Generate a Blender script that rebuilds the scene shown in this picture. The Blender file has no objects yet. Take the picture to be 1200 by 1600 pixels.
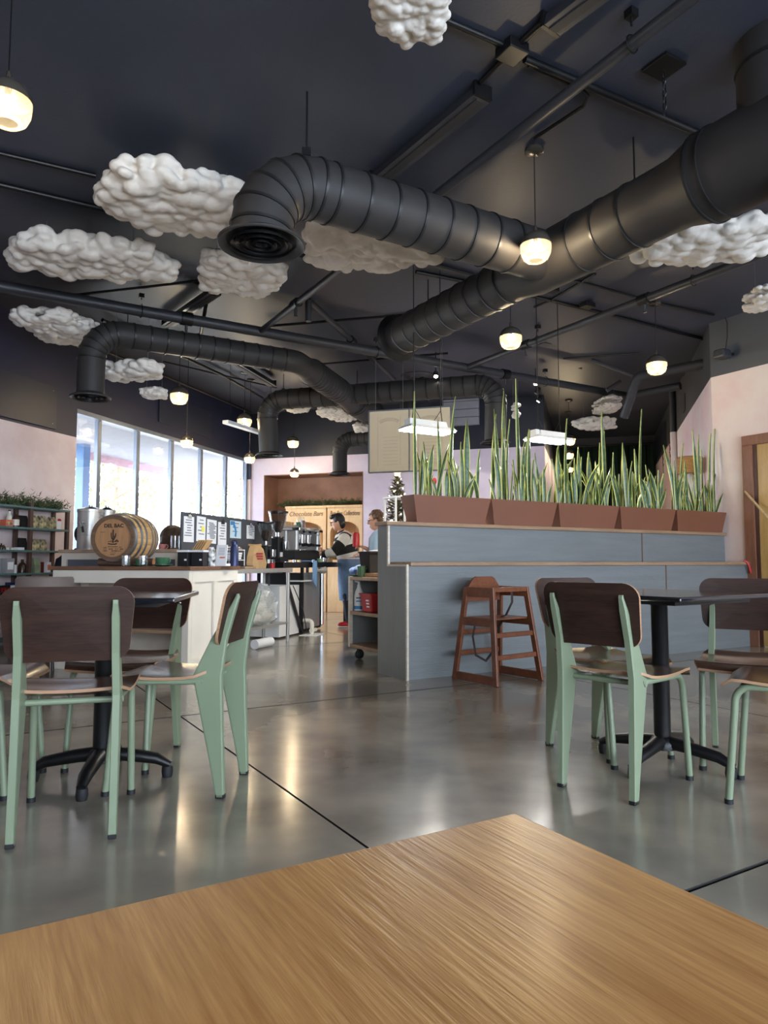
import bpy, bmesh, math, random
import numpy as np
from mathutils import Vector, Matrix

# ------------------------------------------------------------------ camera
SC = bpy.context.scene
COL = SC.collection
F, PITCH, EYE = 1109.0, math.radians(4.07), 0.90
cam_d = bpy.data.cameras.new('camera')
cam_d.sensor_fit = 'HORIZONTAL'; cam_d.sensor_width = 36.0
cam_d.lens = 36.0 * F / 1200.0
cam_d.clip_start = 0.02; cam_d.clip_end = 300
cam = bpy.data.objects.new('camera', cam_d); COL.objects.link(cam)
cam.location = (0, 0, EYE); cam.rotation_euler = (math.radians(90) + PITCH, 0, 0)
SC.camera = cam

# ------------------------------------------------------------------ world, light, exposure
w = bpy.data.worlds.new('sky'); SC.world = w; w.use_nodes = True
wn = w.node_tree.nodes; bg = wn['Background']
bg.inputs[0].default_value = (0.86, 0.93, 1.0, 1); bg.inputs[1].default_value = 9.0
vs = SC.view_settings
vs.view_transform = 'Standard'; vs.look = 'None'; vs.gamma = 1.0; vs.use_curve_mapping = False
vs.exposure = 1.05
SC.cycles.max_bounces = 7; SC.cycles.diffuse_bounces = 4; SC.cycles.glossy_bounces = 4
SC.cycles.transparent_max_bounces = 12; SC.cycles.sample_clamp_indirect = 6.0
SC.cycles.caustics_reflective = False; SC.cycles.caustics_refractive = False
LAMP_W = 11.0          # one pendant bulb
LED_W = 20.0           # one hanging grow light

# ------------------------------------------------------------------ frames of reference
# GRID: saw-cut joints of the floor, the bar and the near right wall;  ROOM: window wall and back wall
AG, AR = math.radians(30.7), math.radians(-16.5)
gv = Vector((math.cos(AG), math.sin(AG), 0)); gu = Vector((-math.sin(AG), math.cos(AG), 0))
rv = Vector((math.cos(AR), math.sin(AR), 0)); ru = Vector((-math.sin(AR), math.cos(AR), 0))
def G(x, y, z=0): return gv * x + gu * y + Vector((0, 0, z))
def R(x, y, z=0): return rv * x + ru * y + Vector((0, 0, z))
def ray(x, y):
    cp, sp = math.cos(PITCH), math.sin(PITCH)
    a, b = (x - 600) / F, (800 - y) / F
    return Vector((a, cp - b * sp, sp + b * cp))
O = Vector((0, 0, EYE))
def at(x, y, d):
    r = ray(x, y); return O + r * (d / r.y)
def onz(x, y, z):
    r = ray(x, y); return O + r * ((z - EYE) / r.z)
def onplane(x, y, n, c):           # plane n.p = c
    r = ray(x, y); return O + r * ((c - n.dot(O)) / n.dot(r))
def gxy(p): return p.dot(gv), p.dot(gu)
def rxy(p): return p.dot(rv), p.dot(ru)

# ------------------------------------------------------------------ mesh helpers
class MB:
    def __init__(s): s.v, s.f, s.m, s.s = [], [], [], []
    def add(s, vs, fs, mi=0, sm=False, M=None):
        o = len(s.v)
        s.v += [tuple(M @ Vector(p)) if M else tuple(p) for p in vs]
        for f in fs:
            s.f.append(tuple(i + o for i in f)); s.m.append(mi); s.s.append(sm)
        return s
    def box(s, c, d, rz=0, M=None, mi=0, top=None, rot=None):
        hx, hy, hz = d[0] / 2, d[1] / 2, d[2] / 2
        tx, ty = (top if top else (1, 1))
        vs = [(-hx, -hy, -hz), (hx, -hy, -hz), (hx, hy, -hz), (-hx, hy, -hz),
              (-hx * tx, -hy * ty, hz), (hx * tx, -hy * ty, hz), (hx * tx, hy * ty, hz), (-hx * tx, hy * ty, hz)]
        L = Matrix.Translation(Vector(c)) @ (rot if rot else Matrix.Rotation(rz, 4, 'Z'))
        if M: L = M @ L
        return s.add(vs, [(0, 3, 2, 1), (4, 5, 6, 7), (0, 1, 5, 4), (1, 2, 6, 5), (2, 3, 7, 6), (3, 0, 4, 7)], mi, False, L)
    def bx(s, x0, x1, y0, y1, z0, z1, mi=0, M=None):
        return s.box(((x0 + x1) / 2, (y0 + y1) / 2, (z0 + z1) / 2), (x1 - x0, y1 - y0, z1 - z0), M=M, mi=mi)
    def loft(s, rings, mi=0, sm=True, caps=True, closed=False, mis=None):
        n = len(rings[0]); vs = [p for r in rings for p in r]; o = len(s.v)
        s.v += [tuple(p) for p in vs]
        K = len(rings)
        for k in range(K if closed else K - 1):
            k2 = (k + 1) % K
            for i in range(n):
                j = (i + 1) % n
                s.f.append((o + k * n + i, o + k * n + j, o + k2 * n + j, o + k2 * n + i))
                s.m.append(mis[k] if mis else mi); s.s.append(sm)
        if caps and not closed:
            s.f.append(tuple(o + i for i in reversed(range(n)))); s.m.append(mis[0] if mis else mi); s.s.append(False)
            s.f.append(tuple(o + (K - 1) * n + i for i in range(n))); s.m.append(mis[-1] if mis else mi); s.s.append(False)
        return s
    def tube(s, pts, r, seg=8, mi=0, caps=True, closed=False, flat=1.0, mis=None, up=None):
        pts = [Vector(p) for p in pts]; K = len(pts)
        rs = r if isinstance(r, (list, tuple)) else [r] * K
        rings = []; N = None
        for k in range(K):
            if closed: t = pts[(k + 1) % K] - pts[k - 1]
            else: t = pts[min(k + 1, K - 1)] - pts[max(k - 1, 0)]
            t = t.normalized() if t.length > 1e-9 else Vector((0, 0, 1))
            if N is None:
                a = Vector(up) if up else (Vector((0, 0, 1)) if abs(t.z) < 0.9 else Vector((1, 0, 0)))
                N = (a - t * a.dot(t)).normalized()
            else:
                N = (N - t * N.dot(t))
                N = N.normalized() if N.length > 1e-6 else Vector((1, 0, 0))
            B = t.cross(N)
            rings.append([pts[k] + (N * math.cos(2 * math.pi * i / seg) + B * (math.sin(2 * math.pi * i / seg) * flat)) * rs[k] for i in range(seg)])
        return s.loft(rings, mi, True, caps, closed, mis)
    def cyl(s, p0, p1, r, r1=None, seg=12, mi=0): return s.tube([p0, p1], [r, r if r1 is None else r1], seg, mi)
    def lathe(s, prof, c=(0, 0, 0), seg=20, M=None, mi=0, sm=True, caps=False):
        L = Matrix.Translation(Vector(c))
        if M: L = M @ L
        rings = [[L @ Vector((max(r, 1e-4) * math.cos(2 * math.pi * i / seg), max(r, 1e-4) * math.sin(2 * math.pi * i / seg), z)) for i in range(seg)] for r, z in prof]
        return s.loft(rings, mi, sm, caps)
    def prism(s, poly, t0, t1, M=None, mi=0, sm=False):     # poly in local x,z; extruded along local y
        n = len(poly)
        vs = [(p[0], t0, p[1]) for p in poly] + [(p[0], t1, p[1]) for p in poly]
        fs = [tuple(range(n)), tuple(reversed(range(n, 2 * n)))]
        s.add(vs, fs, mi, False, M)
        o = len(s.v) - 2 * n
        for i in range(n):
            j = (i + 1) % n
            s.f.append((o + j, o + i, o + n + i, o + n + j)); s.m.append(mi); s.s.append(sm)
        return s
    def ball(s, c, r, seg=12, rings=8, mi=0, M=None):
        r = r if isinstance(r, (list, tuple)) else (r, r, r)
        rr = []
        for k in range(rings + 1):
            a = math.pi * k / rings
            q = max(math.sin(a), 1e-3)
            ring = [Vector((c[0] + r[0] * q * math.cos(2 * math.pi * i / seg), c[1] + r[1] * q * math.sin(2 * math.pi * i / seg), c[2] - r[2] * math.cos(a))) for i in range(seg)]
            rr.append([M @ p for p in ring] if M else ring)
        return s.loft(rr, mi, True, True)
    def mesh(s, name):
        me = bpy.data.meshes.new(name)
        me.from_pydata(s.v, [], s.f)
        me.polygons.foreach_set('material_index', s.m)
        me.polygons.foreach_set('use_smooth', s.s)
        me.update()
        if any(s.s): me.set_sharp_from_angle(angle=math.radians(48))
        return me
    def build(s, name, mat, parent=None, bevel=0.0, loc=None, rz=0.0):
        me = s.mesh(name)
        return link(name, me, mat, parent, bevel, loc, rz)

def link(name, me, mat, parent=None, bevel=0.0, loc=None, rz=0.0, rot=None):
    if mat is not None and len(me.materials) == 0:
        for m in (mat if isinstance(mat, (list, tuple)) else [mat]): me.materials.append(m)
    o = bpy.data.objects.new(name, me); COL.objects.link(o)
    if parent: o.parent = parent
    if loc is not None: o.location = loc
    o.rotation_euler = rot if rot else (0, 0, rz)
    if bevel:
        b = o.modifiers.new('bevel', 'BEVEL'); b.width = bevel; b.segments = 2; b.limit_method = 'ANGLE'; b.angle_limit = math.radians(40)
    return o
def tag(o, label=None, cat=None, group=None, kind=None):
    if label: o['label'] = label
    if cat: o['category'] = cat
    if group: o['group'] = group
    if kind: o['kind'] = kind
    return o
def thing(name, label, cat, loc=(0, 0, 0), rz=0.0, group=None):
    o = bpy.data.objects.new(name, None); COL.objects.link(o)
    o.empty_display_size = 0.1
    o.location = loc; o.rotation_euler = (0, 0, rz)
    return tag(o, label, cat, group)
def kids(o): return [c for c in bpy.data.objects if c.parent == o]
def dup(root, loc, rz, label, group=None):
    def cp(o, par):
        c = o.copy(); COL.objects.link(c); c.parent = par
        for ch in kids(o): cp(ch, c)
        return c
    r = cp(root, None); r.location = loc; r.rotation_euler = (0, 0, rz)
    return tag(r, label, None, group)
def round_path(pts, rad, n=8):
    pts = [Vector(p) for p in pts]; out = [pts[0]]
    rad = rad if isinstance(rad, (list, tuple)) else [rad] * len(pts)
    for k in range(1, len(pts) - 1):
        a, b, c = pts[k - 1], pts[k], pts[k + 1]
        u, v = (a - b).normalized(), (c - b).normalized()
        ang = u.angle(v)
        t = min(rad[k] / math.tan(ang / 2), (a - b).length * .9, (c - b).length * .9)
        p0, p1 = b + u * t, b + v * t
        h = (u + v).normalized(); rr = t * math.tan(ang / 2); cc = b + h * (rr / math.sin(ang / 2))
        e0, e1 = p0 - cc, p1 - cc; th = e0.angle(e1); ax = e0.cross(e1).normalized()
        for i in range(n + 1): out.append(cc + Matrix.Rotation(th * i / n, 3, ax) @ e0)
    out.append(pts[-1]); return out
def text_mesh(body, size, depth=0.002, shear=0.0, bold=0.0):
    cu = bpy.data.curves.new('t', 'FONT'); cu.body = body; cu.size = size; cu.extrude = depth
    cu.align_x = 'CENTER'; cu.align_y = 'CENTER'; cu.shear = shear; cu.offset = bold; cu.resolution_u = 3
    o = bpy.data.objects.new('t', cu); COL.objects.link(o)
    dg = bpy.context.evaluated_depsgraph_get()
    me = bpy.data.meshes.new_from_object(o.evaluated_get(dg))
    bpy.data.objects.remove(o); bpy.data.curves.remove(cu)
    me.materials.clear()
    return me
RX90 = Matrix.Rotation(math.radians(90), 4, 'X')

# ------------------------------------------------------------------ materials
def lin(c): return tuple(((x / 255) / 12.92 if x / 255 <= .04045 else ((x / 255 + .055) / 1.055) ** 2.4) for x in c)
def mat(name, rgb, rough=.5, metal=0.0, var=.08, scale=6.0, bump=0.0, bscale=None, rgb2=None, stretch=(1, 1, 1), coat=0.0, rvar=0.0, detail=4, spec=.5, world=False):
    m = bpy.data.materials.new(name); m.use_nodes = True
    nt = m.node_tree; N = nt.nodes; L = nt.links; p = N['Principled BSDF']
    c = lin(rgb)
    c2 = lin(rgb2) if rgb2 else tuple(min(1, x * (1 + var)) for x in c)
    c1 = c if rgb2 else tuple(x * (1 - var) for x in c)
    tc = N.new('ShaderNodeTexCoord'); mp = N.new('ShaderNodeMapping'); mp.inputs['Scale'].default_value = stretch
    if world:
        ge = N.new('ShaderNodeNewGeometry'); L.new(ge.outputs['Position'], mp.inputs[0])
    else: L.new(tc.outputs['Object'], mp.inputs[0])
    nz = N.new('ShaderNodeTexNoise'); nz.inputs['Scale'].default_value = scale; nz.inputs['Detail'].default_value = detail
    L.new(mp.outputs[0], nz.inputs['Vector'])
    rp = N.new('ShaderNodeValToRGB'); rp.color_ramp.elements[0].position = .32; rp.color_ramp.elements[1].position = .68
    rp.color_ramp.elements[0].color = (*c1, 1); rp.color_ramp.elements[1].color = (*c2, 1)
    L.new(nz.outputs[0], rp.inputs[0]); L.new(rp.outputs[0], p.inputs['Base Color'])
    p.inputs['Roughness'].default_value = rough; p.inputs['Metallic'].default_value = metal
    p.inputs['Specular IOR Level'].default_value = spec
    p.inputs['Coat Weight'].default_value = coat; p.inputs['Coat Roughness'].default_value = .12
    if rvar:
        mr = N.new('ShaderNodeMapRange'); mr.inputs[3].default_value = rough - rvar; mr.inputs[4].default_value = rough + rvar
        L.new(nz.outputs[0], mr.inputs[0]); L.new(mr.outputs[0], p.inputs['Roughness'])
    if bump:
        nb = N.new('ShaderNodeTexNoise'); nb.inputs['Scale'].default_value = bscale or scale * 3; nb.inputs['Detail'].default_value = 3
        L.new(mp.outputs[0], nb.inputs['Vector'])
        b = N.new('ShaderNodeBump'); b.inputs['Strength'].default_value = bump; b.inputs['Distance'].default_value = .01
        L.new(nb.outputs[0], b.inputs['Height']); L.new(b.outputs[0], p.inputs['Normal'])
    return m
def wood(name, a, b, rough=.4, scale=3.0, stretch=(1, 14, 14), coat=0.0, bump=.05, spec=.5):
    m = bpy.data.materials.new(name); m.use_nodes = True
    nt = m.node_tree; N = nt.nodes; L = nt.links; p = N['Principled BSDF']
    tc = N.new('ShaderNodeTexCoord'); mp = N.new('ShaderNodeMapping'); mp.inputs['Scale'].default_value = stretch
    L.new(tc.outputs['Object'], mp.inputs[0])
    n1 = N.new('ShaderNodeTexNoise'); n1.inputs['Scale'].default_value = scale; n1.inputs['Detail'].default_value = 8; n1.inputs['Roughness'].default_value = .62; n1.inputs['Distortion'].default_value = .5
    n2 = N.new('ShaderNodeTexNoise'); n2.inputs['Scale'].default_value = scale * 9; n2.inputs['Detail'].default_value = 3
    L.new(mp.outputs[0], n1.inputs['Vector']); L.new(mp.outputs[0], n2.inputs['Vector'])
    mx = N.new('ShaderNodeMix'); mx.inputs[0].default_value = .35
    L.new(n1.outputs[0], mx.inputs[2]); L.new(n2.outputs[0], mx.inputs[3])
    rp = N.new('ShaderNodeValToRGB'); rp.color_ramp.elements[0].position = .35; rp.color_ramp.elements[1].position = .65
    rp.color_ramp.elements[0].color = (*lin(a), 1); rp.color_ramp.elements[1].color = (*lin(b), 1)
    L.new(mx.outputs[0], rp.inputs[0]); L.new(rp.outputs[0], p.inputs['Base Color'])
    p.inputs['Roughness'].default_value = rough; p.inputs['Coat Weight'].default_value = coat; p.inputs['Coat Roughness'].default_value = .2
    p.inputs['Specular IOR Level'].default_value = spec
    bp = N.new('ShaderNodeBump'); bp.inputs['Strength'].default_value = bump; bp.inputs['Distance'].default_value = .004
    L.new(mx.outputs[0], bp.inputs['Height']); L.new(bp.outputs[0], p.inputs['Normal'])
    return m
def twotone(name, low, lowb, high, z, lrough=.75, hrough=.5, scale=1.2):   # plaster below a painted line, dark paint above
    m = bpy.data.materials.new(name); m.use_nodes = True
    nt = m.node_tree; N = nt.nodes; L = nt.links; p = N['Principled BSDF']
    ge = N.new('ShaderNodeNewGeometry'); sp = N.new('ShaderNodeSeparateXYZ'); L.new(ge.outputs['Position'], sp.inputs[0])
    gt = N.new('ShaderNodeMath'); gt.operation = 'GREATER_THAN'; gt.inputs[1].default_value = z; L.new(sp.outputs[2], gt.inputs[0])
    nz = N.new('ShaderNodeTexNoise'); nz.inputs['Scale'].default_value = scale; nz.inputs['Detail'].default_value = 7; nz.inputs['Roughness'].default_value = .62
    L.new(ge.outputs['Position'], nz.inputs['Vector'])
    rp = N.new('ShaderNodeValToRGB'); rp.color_ramp.elements[0].position = .36; rp.color_ramp.elements[1].position = .64
    rp.color_ramp.elements[0].color = (*lin(low), 1); rp.color_ramp.elements[1].color = (*lin(lowb), 1)
    L.new(nz.outputs[0], rp.inputs[0])
    mx = N.new('ShaderNodeMix'); mx.data_type = 'RGBA'; L.new(gt.outputs[0], mx.inputs[0]); L.new(rp.outputs[0], mx.inputs[6]); mx.inputs[7].default_value = (*lin(high), 1)
    L.new(mx.outputs[2], p.inputs['Base Color'])
    mr = N.new('ShaderNodeMix'); L.new(gt.outputs[0], mr.inputs[0]); mr.inputs[2].default_value = lrough; mr.inputs[3].default_value = hrough
    L.new(mr.outputs[0], p.inputs['Roughness'])
    return m
def emis(name, rgb, strength):
    m = bpy.data.materials.new(name); m.use_nodes = True
    nt = m.node_tree; p = nt.nodes['Principled BSDF']
    p.inputs['Base Color'].default_value = (*rgb, 1); p.inputs['Emission Color'].default_value = (*rgb, 1); p.inputs['Emission Strength'].default_value = strength
    return m
def thin_glass(name, tint, fac=.12, rough=.03, body=None, bodyfac=0.0):      # transparent + mirror, optional seeded haze
    m = bpy.data.materials.new(name); m.use_nodes = True
    nt = m.node_tree; N = nt.nodes; L = nt.links; N.clear()
    out = N.new('ShaderNodeOutputMaterial'); tr = N.new('ShaderNodeBsdfTransparent'); tr.inputs[0].default_value = (*tint, 1)
    gl = N.new('ShaderNodeBsdfGlossy'); gl.inputs['Roughness'].default_value = rough
    lw = N.new('ShaderNodeLayerWeight'); lw.inputs[0].default_value = .25
    ma = N.new('ShaderNodeMath'); ma.operation = 'MULTIPLY_ADD'; ma.inputs[1].default_value = .5; ma.inputs[2].default_value = fac
    L.new(lw.outputs['Facing'], ma.inputs[0])
    mx = N.new('ShaderNodeMixShader'); L.new(ma.outputs[0], mx.inputs[0]); L.new(tr.outputs[0], mx.inputs[1]); L.new(gl.outputs[0], mx.inputs[2])
    last = mx
    if body:
        df = N.new('ShaderNodeBsdfTranslucent'); df.inputs[0].default_value = (*body, 1)
        d2 = N.new('ShaderNodeBsdfDiffuse'); d2.inputs[0].default_value = (*body, 1)
        ad = N.new('ShaderNodeMixShader'); ad.inputs[0].default_value = .35; L.new(df.outputs[0], ad.inputs[1]); L.new(d2.outputs[0], ad.inputs[2])
        nz = N.new('ShaderNodeTexNoise'); nz.inputs['Scale'].default_value = 60
        mu = N.new('ShaderNodeMath'); mu.operation = 'MULTIPLY'; mu.inputs[1].default_value = 2 * bodyfac; L.new(nz.outputs[0], mu.inputs[0])
        m2 = N.new('ShaderNodeMixShader'); L.new(mu.outputs[0], m2.inputs[0]); L.new(mx.outputs[0], m2.inputs[1]); L.new(ad.outputs[0], m2.inputs[2]); last = m2
    L.new(last.outputs[0], out.inputs[0])
    return m

m_floor = mat('polished_concrete', (108, 103, 94), .2, var=.0, rgb2=(160, 152, 138), scale=1.7, detail=10, rvar=.08, bump=.015, bscale=40, world=True, spec=.75, coat=.25)
m_joint = mat('joint_filler', (38, 36, 33), .7)
m_ceil = mat('navy_ceiling_paint', (58, 62, 75), .5, var=.12, scale=.8, bump=.12, bscale=45, world=True)
m_lwall = twotone('plaster_left', (205, 184, 183), (222, 208, 206), (18, 25, 52), 2.47)
m_bwall = twotone('plaster_back', (206, 192, 212), (224, 212, 226), (30, 34, 48), 2.86)
m_rwall = twotone('plaster_right', (219, 189, 184), (226, 213, 204), (74, 76, 80), 3.04)
m_rfar = twotone('plaster_far_right', (232, 200, 210), (232, 226, 226), (60, 62, 68), 3.04)
m_dark = mat('dark_wall_paint', (36, 40, 54), .5, world=True)
m_panel = mat('dark_access_panel', (28, 33, 50), .45)
m_niche = mat('terracotta_plaster', (118, 84, 70), .7, rgb2=(164, 124, 104), scale=1.8, detail=8, world=True)
m_alu = mat('aluminium_frame', (120, 128, 142), .4, .7)
m_duct = mat('black_duct_paint', (50, 48, 48), .58, .0, spec=.35, var=.12, scale=3)
m_ductring = mat('duct_seam', (36, 36, 37), .4, .3)
m_pipe = mat('painted_pipe', (56, 57, 62), .45, .2)
m_black = mat('black_metal', (22, 22, 24), .4, .3)
m_blackm = mat('matte_black_plastic', (20, 21, 24), .6)
m_cloud = mat('cotton_batting', (220, 214, 206), .95, var=.04, scale=9, bump=.5, bscale=26, spec=.1)
m_bar = mat('blue_grey_panel', (116, 121, 123), .42, var=.07, scale=4, bump=.3, bscale=30, stretch=(.5, 1, 5))
m_bar2 = mat('blue_grey_end_panel', (120, 122, 121), .45, var=.06, scale=4, bump=.05, bscale=30, stretch=(5, 5, .6))
m_edge = wood('raw_plywood_edge', (196, 184, 166), (222, 212, 196), .6, 4, (1, 1, 6))
m_trim = wood('oak_trim', (132, 104, 80), (172, 142, 112), .45, 2.4, (1, 16, 16))
m_brownline = wood('brown_batten', (92, 62, 48), (112, 78, 60), .5)
m_terra = mat('terracotta_planter', (122, 76, 55), .55, var=.05, scale=3)
m_soil = mat('potting_soil', (58, 46, 38), .95, var=.4, scale=40, bump=.6)
m_leaf = mat('snake_plant_green', (38, 62, 34), .38, rgb2=(76, 104, 64), scale=9, stretch=(1, 1, 3.2))
m_leafm = mat('snake_plant_margin', (198, 196, 110), .42, var=.12, scale=5)
m_mint = mat('mint_steel', (126, 139, 114), .38, var=.03, scale=4)
m_walnut = wood('walnut_veneer', (34, 20, 16), (64, 43, 34), .5, 1.6, (1, 12, 12), coat=.0, spec=.3)
m_walnut_seat = wood('walnut_seat_veneer', (60, 40, 32), (100, 72, 57), .22, 2.2, (1, 12, 12), coat=.4)
m_ply = wood('plywood_edge', (150, 112, 84), (178, 140, 108), .5, 4, (1, 1, 20))
m_oak = wood('oak_tabletop', (168, 110, 52), (220, 164, 98), .32, 5.5, (10, .6, 10), coat=.2, bump=.22)
m_tabletop = mat('black_laminate', (24, 25, 30), .10, var=.2, scale=9, coat=.5)
m_highchair = wood('stained_highchair', (92, 48, 24), (130, 74, 42), .42, 3, (3, 3, 3), coat=.2)
m_strap = mat('dark_strap', (40, 30, 28), .7)
m_white = mat('cream_paint', (214, 208, 196), .5, var=.03)
m_white2 = mat('white_paint', (228, 228, 228), .5, var=.03)
m_ctop = wood('walnut_counter', (88, 58, 42), (124, 88, 64), .4, 3, (2, 12, 12))
m_ctop2 = wood('pale_counter_edge', (150, 126, 104), (182, 160, 138), .5, 3, (2, 12, 12))
m_greypan = mat('slate_panel', (84, 90, 102), .6)
m_barrel = wood('barrel_head', (150, 108, 72), (178, 134, 94), .6, 3, (9, 1, 1), bump=.1)
m_stave = wood('barrel_stave', (170, 130, 84), (206, 168, 116), .6, 3, (8, 1, 8), bump=.1)
m_rim = wood('barrel_rim', (88, 66, 50), (118, 92, 70), .6, 3)
m_hoop = mat('galvanised_hoop', (150, 158, 166), .35, .85)
m_ink = mat('black_ink', (34, 26, 22), .8)
m_bark = wood('log_bark', (64, 46, 38), (104, 76, 58), .8, 6)
m_steel = mat('brushed_steel', (176, 174, 170), .36, .6, var=.06, scale=2, stretch=(14, 14, 1))
m_chrome = mat('chrome', (205, 208, 212), .12, 1.0, var=.02)
m_teal = mat('teal_shelf', (78, 112, 112), .45)
m_post = wood('dark_shelf_post', (62, 44, 40), (92, 68, 60), .55, 3, (14, 14, 1))
m_paper = mat('paper', (232, 233, 236), .7, var=.02)
m_ceramic = mat('green_ceramic', (70, 112, 84), .22)
m_pinkc = mat('pink_ceramic', (206, 132, 126), .4)
m_glass = thin_glass('clear_glass', (.94, .96, .97), .10)
m_window = thin_glass('window_glass', (.93, .96, 1.0), .03)
m_amber = thin_glass('seeded_glass', (1.0, .95, .86), .06, .08, (1.0, .88, .66), .05)
m_dome = mat('smoked_dome', (92, 86, 78), .25, .5)
m_bulb = emis('lit_bulb', (1.0, .88, .66), 10.0)
m_led = emis('led_panel', (1.0, .98, .94), 22.0)
m_spot = emis('spot_lens', (1.0, .93, .82), 30.0)
m_lwhite = mat('white_housing', (222, 224, 226), .45)
m_sign = mat('cream_menu_board', (204, 188, 160), .6, var=.02)
m_signtxt = mat('faint_print', (184, 168, 142), .6)
m_curtain = mat('green_velvet', (22, 46, 40), .85, rgb2=(32, 62, 52), scale=3, stretch=(6, 6, .5))
m_pine = wood('pine_cabinet', (212, 170, 122), (234, 200, 156), .5, 2, (10, 10, 1))
m_pineb = wood('brown_lettering', (112, 84, 56), (126, 96, 66), .6)
m_needle = mat('evergreen_needles', (42, 60, 38), .7, rgb2=(84, 96, 58), scale=14)
m_tree = mat('fir_needles', (62, 66, 42), .7, rgb2=(120, 112, 72), scale=14)
m_fairy = emis('fairy_light', (1.0, .86, .6), 9.0)
m_doorframe = wood('door_casing', (112, 72, 52), (144, 98, 74), .4, 3, (10, 10, 1))
m_door = wood('birch_door', (164, 128, 70), (196, 160, 98), .4, 2, (6, 6, .8), coat=.2)
m_yellow = mat('yellow_plastic', (214, 176, 32), .4)
m_handle = wood('ash_handle', (176, 148, 108), (204, 180, 140), .5, 3)
m_red = mat('red_plastic', (176, 30, 36), .35)
m_navy = mat('navy_cloth', (28, 32, 48), .85, bump=.2, bscale=60)
m_skin = mat('skin', (214, 160, 132), .5, var=.05)
m_hairb = mat('black_hair', (20, 18, 18), .45, var=.4, scale=40, bump=.5)
m_hairbr = mat('brown_hair', (60, 46, 40), .5, rgb2=(96, 76, 62), scale=24, bump=.8, bscale=50)
m_hairc = mat('curly_hair', (84, 60, 44), .6, rgb2=(130, 98, 74), scale=30, bump=1.0, bscale=40)
m_stripe_k = mat('black_knit', (24, 23, 24), .85, bump=.3, bscale=120)
m_stripe_w = mat('white_knit', (222, 216, 206), .85, bump=.3, bscale=120)
m_denim = mat('denim', (98, 122, 152), .8, var=.15, scale=12, bump=.2, bscale=90)
m_blue = mat('light_blue_cloth', (132, 172, 216), .85, var=.08, scale=9)
m_shirt = mat('pale_blue_shirt', (176, 204, 224), .8)
m_strapw = mat('apron_strap', (226, 196, 184), .8)
m_kraft = mat('kraft_paper', (196, 158, 110), .75, var=.08, scale=12, bump=.3, bscale=14)
m_beans = mat('coffee_beans', (58, 38, 30), .55, var=.5, scale=60, bump=1.0, bscale=90)
m_hopper = thin_glass('hopper_plastic', (.80, .86, .90), .12)
m_plastic = thin_glass('cloudy_plastic', (.9, .92, .93), .10, .15, (.86, .87, .86), .32)
m_bottle = mat('navy_bottle', (40, 50, 88), .35, .3)
m_dgrey = mat('charcoal_board', (72, 74, 80), .6, var=.06)
m_wicker = mat('wicker', (190, 146, 92), .7, var=.25, scale=18, stretch=(1, 1, 8), bump=.6)
m_floral = mat('floral_bag', (208, 196, 150), .6, rgb2=(64, 48, 52), scale=26, detail=2)
m_orange = mat('orange_card', (206, 104, 74), .6)
m_amberb = mat('amber_bottle', (62, 44, 34), .25)
m_olive = mat('green_glass_bag', (126, 138, 112), .3, var=.25, scale=14)
m_greybox = mat('grey_card', (150, 150, 152), .6)
m_pvc = mat('pvc_pipe', (224, 220, 208), .4)
m_yellown = mat('yellow_note', (232, 226, 104), .7)
m_posterblue = mat('poster_blue', (52, 132, 190), .6)
m_stucco = mat('exterior_soffit', (150, 150, 160), .8, var=.05)
m_fascia = mat('pink_fascia', (176, 138, 144), .7)
m_extpost = mat('blue_post', (96, 128, 172), .6)
m_ground = mat('outdoor_paving', (170, 165, 155), .9, var=.08, scale=1)
m_trunk = wood('tree_bark', (120, 100, 84), (150, 128, 108), .9)
m_foliage = mat('outdoor_foliage', (120, 132, 92), .8, rgb2=(160, 166, 120), scale=3)
# ------------------------------------------------------------------ the setting
CEIL, WX, BY = 3.73, -6.22, 12.13        # ceiling height, window wall (room x), back wall (room y)
BX, CY, RX = -0.775, 16.7, 1.335         # end of back wall, curtain wall, far right wall
GX, GY0 = 7.40, -4.0                     # near right wall (grid x), front wall (grid y)
T = 0.16
Q = G(GX, 5.034)
poly = [R(WX, BY), R(BX, BY), R(BX, CY), R(RX, CY), Q, G(GX, GY0), G(-3, GY0), R(WX, -4)]

def clip(pl, n, c, keep_less=True):
    bm = bmesh.new()
    f = bm.faces.new([bm.verts.new(p) for p in pl]); bmesh.ops.triangulate(bm, faces=[f])
    for nn, cc, less in zip(n, c, keep_less):
        bmesh.ops.bisect_plane(bm, geom=bm.verts[:] + bm.edges[:] + bm.faces[:], plane_co=nn * cc, plane_no=nn, clear_outer=less, clear_inner=not less)
    return bm
def solid(bm, z0, z1, name):       # flat faces at z=0 -> a slab between z0 and z1
    bmesh.ops.remove_doubles(bm, verts=bm.verts[:], dist=1e-5)
    fs = bm.faces[:]
    for f in fs:
        f.normal_update()
        if f.normal.z < 0: f.normal_flip()
    bmesh.ops.translate(bm, verts=bm.verts[:], vec=(0, 0, z1))
    r = bmesh.ops.extrude_face_region(bm, geom=fs)
    bmesh.ops.translate(bm, verts=[v for v in r['geom'] if isinstance(v, bmesh.types.BMVert)], vec=(0, 0, z0 - z1))
    bmesh.ops.recalc_face_normals(bm, faces=bm.faces[:])
    for f in bm.faces:
        if abs(f.normal.z) < .5: f.material_index = 1
    me = bpy.data.meshes.new(name); bm.to_mesh(me); bm.free(); return me
floor = link('floor', solid(clip(poly, [], [], []), -.12, -.012, 'floor'), [m_joint, m_joint])
tag(floor, 'polished grey concrete floor with dark saw-cut joints', None, None, 'structure')
gxs = [-9, -4.763, -1.813, 1.137, 4.087, 7.037, 12]; gys = [-9, -4.59, -1.64, 1.31, 4.26, 7.21, 10.16, 13.1, 18, 24]
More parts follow.
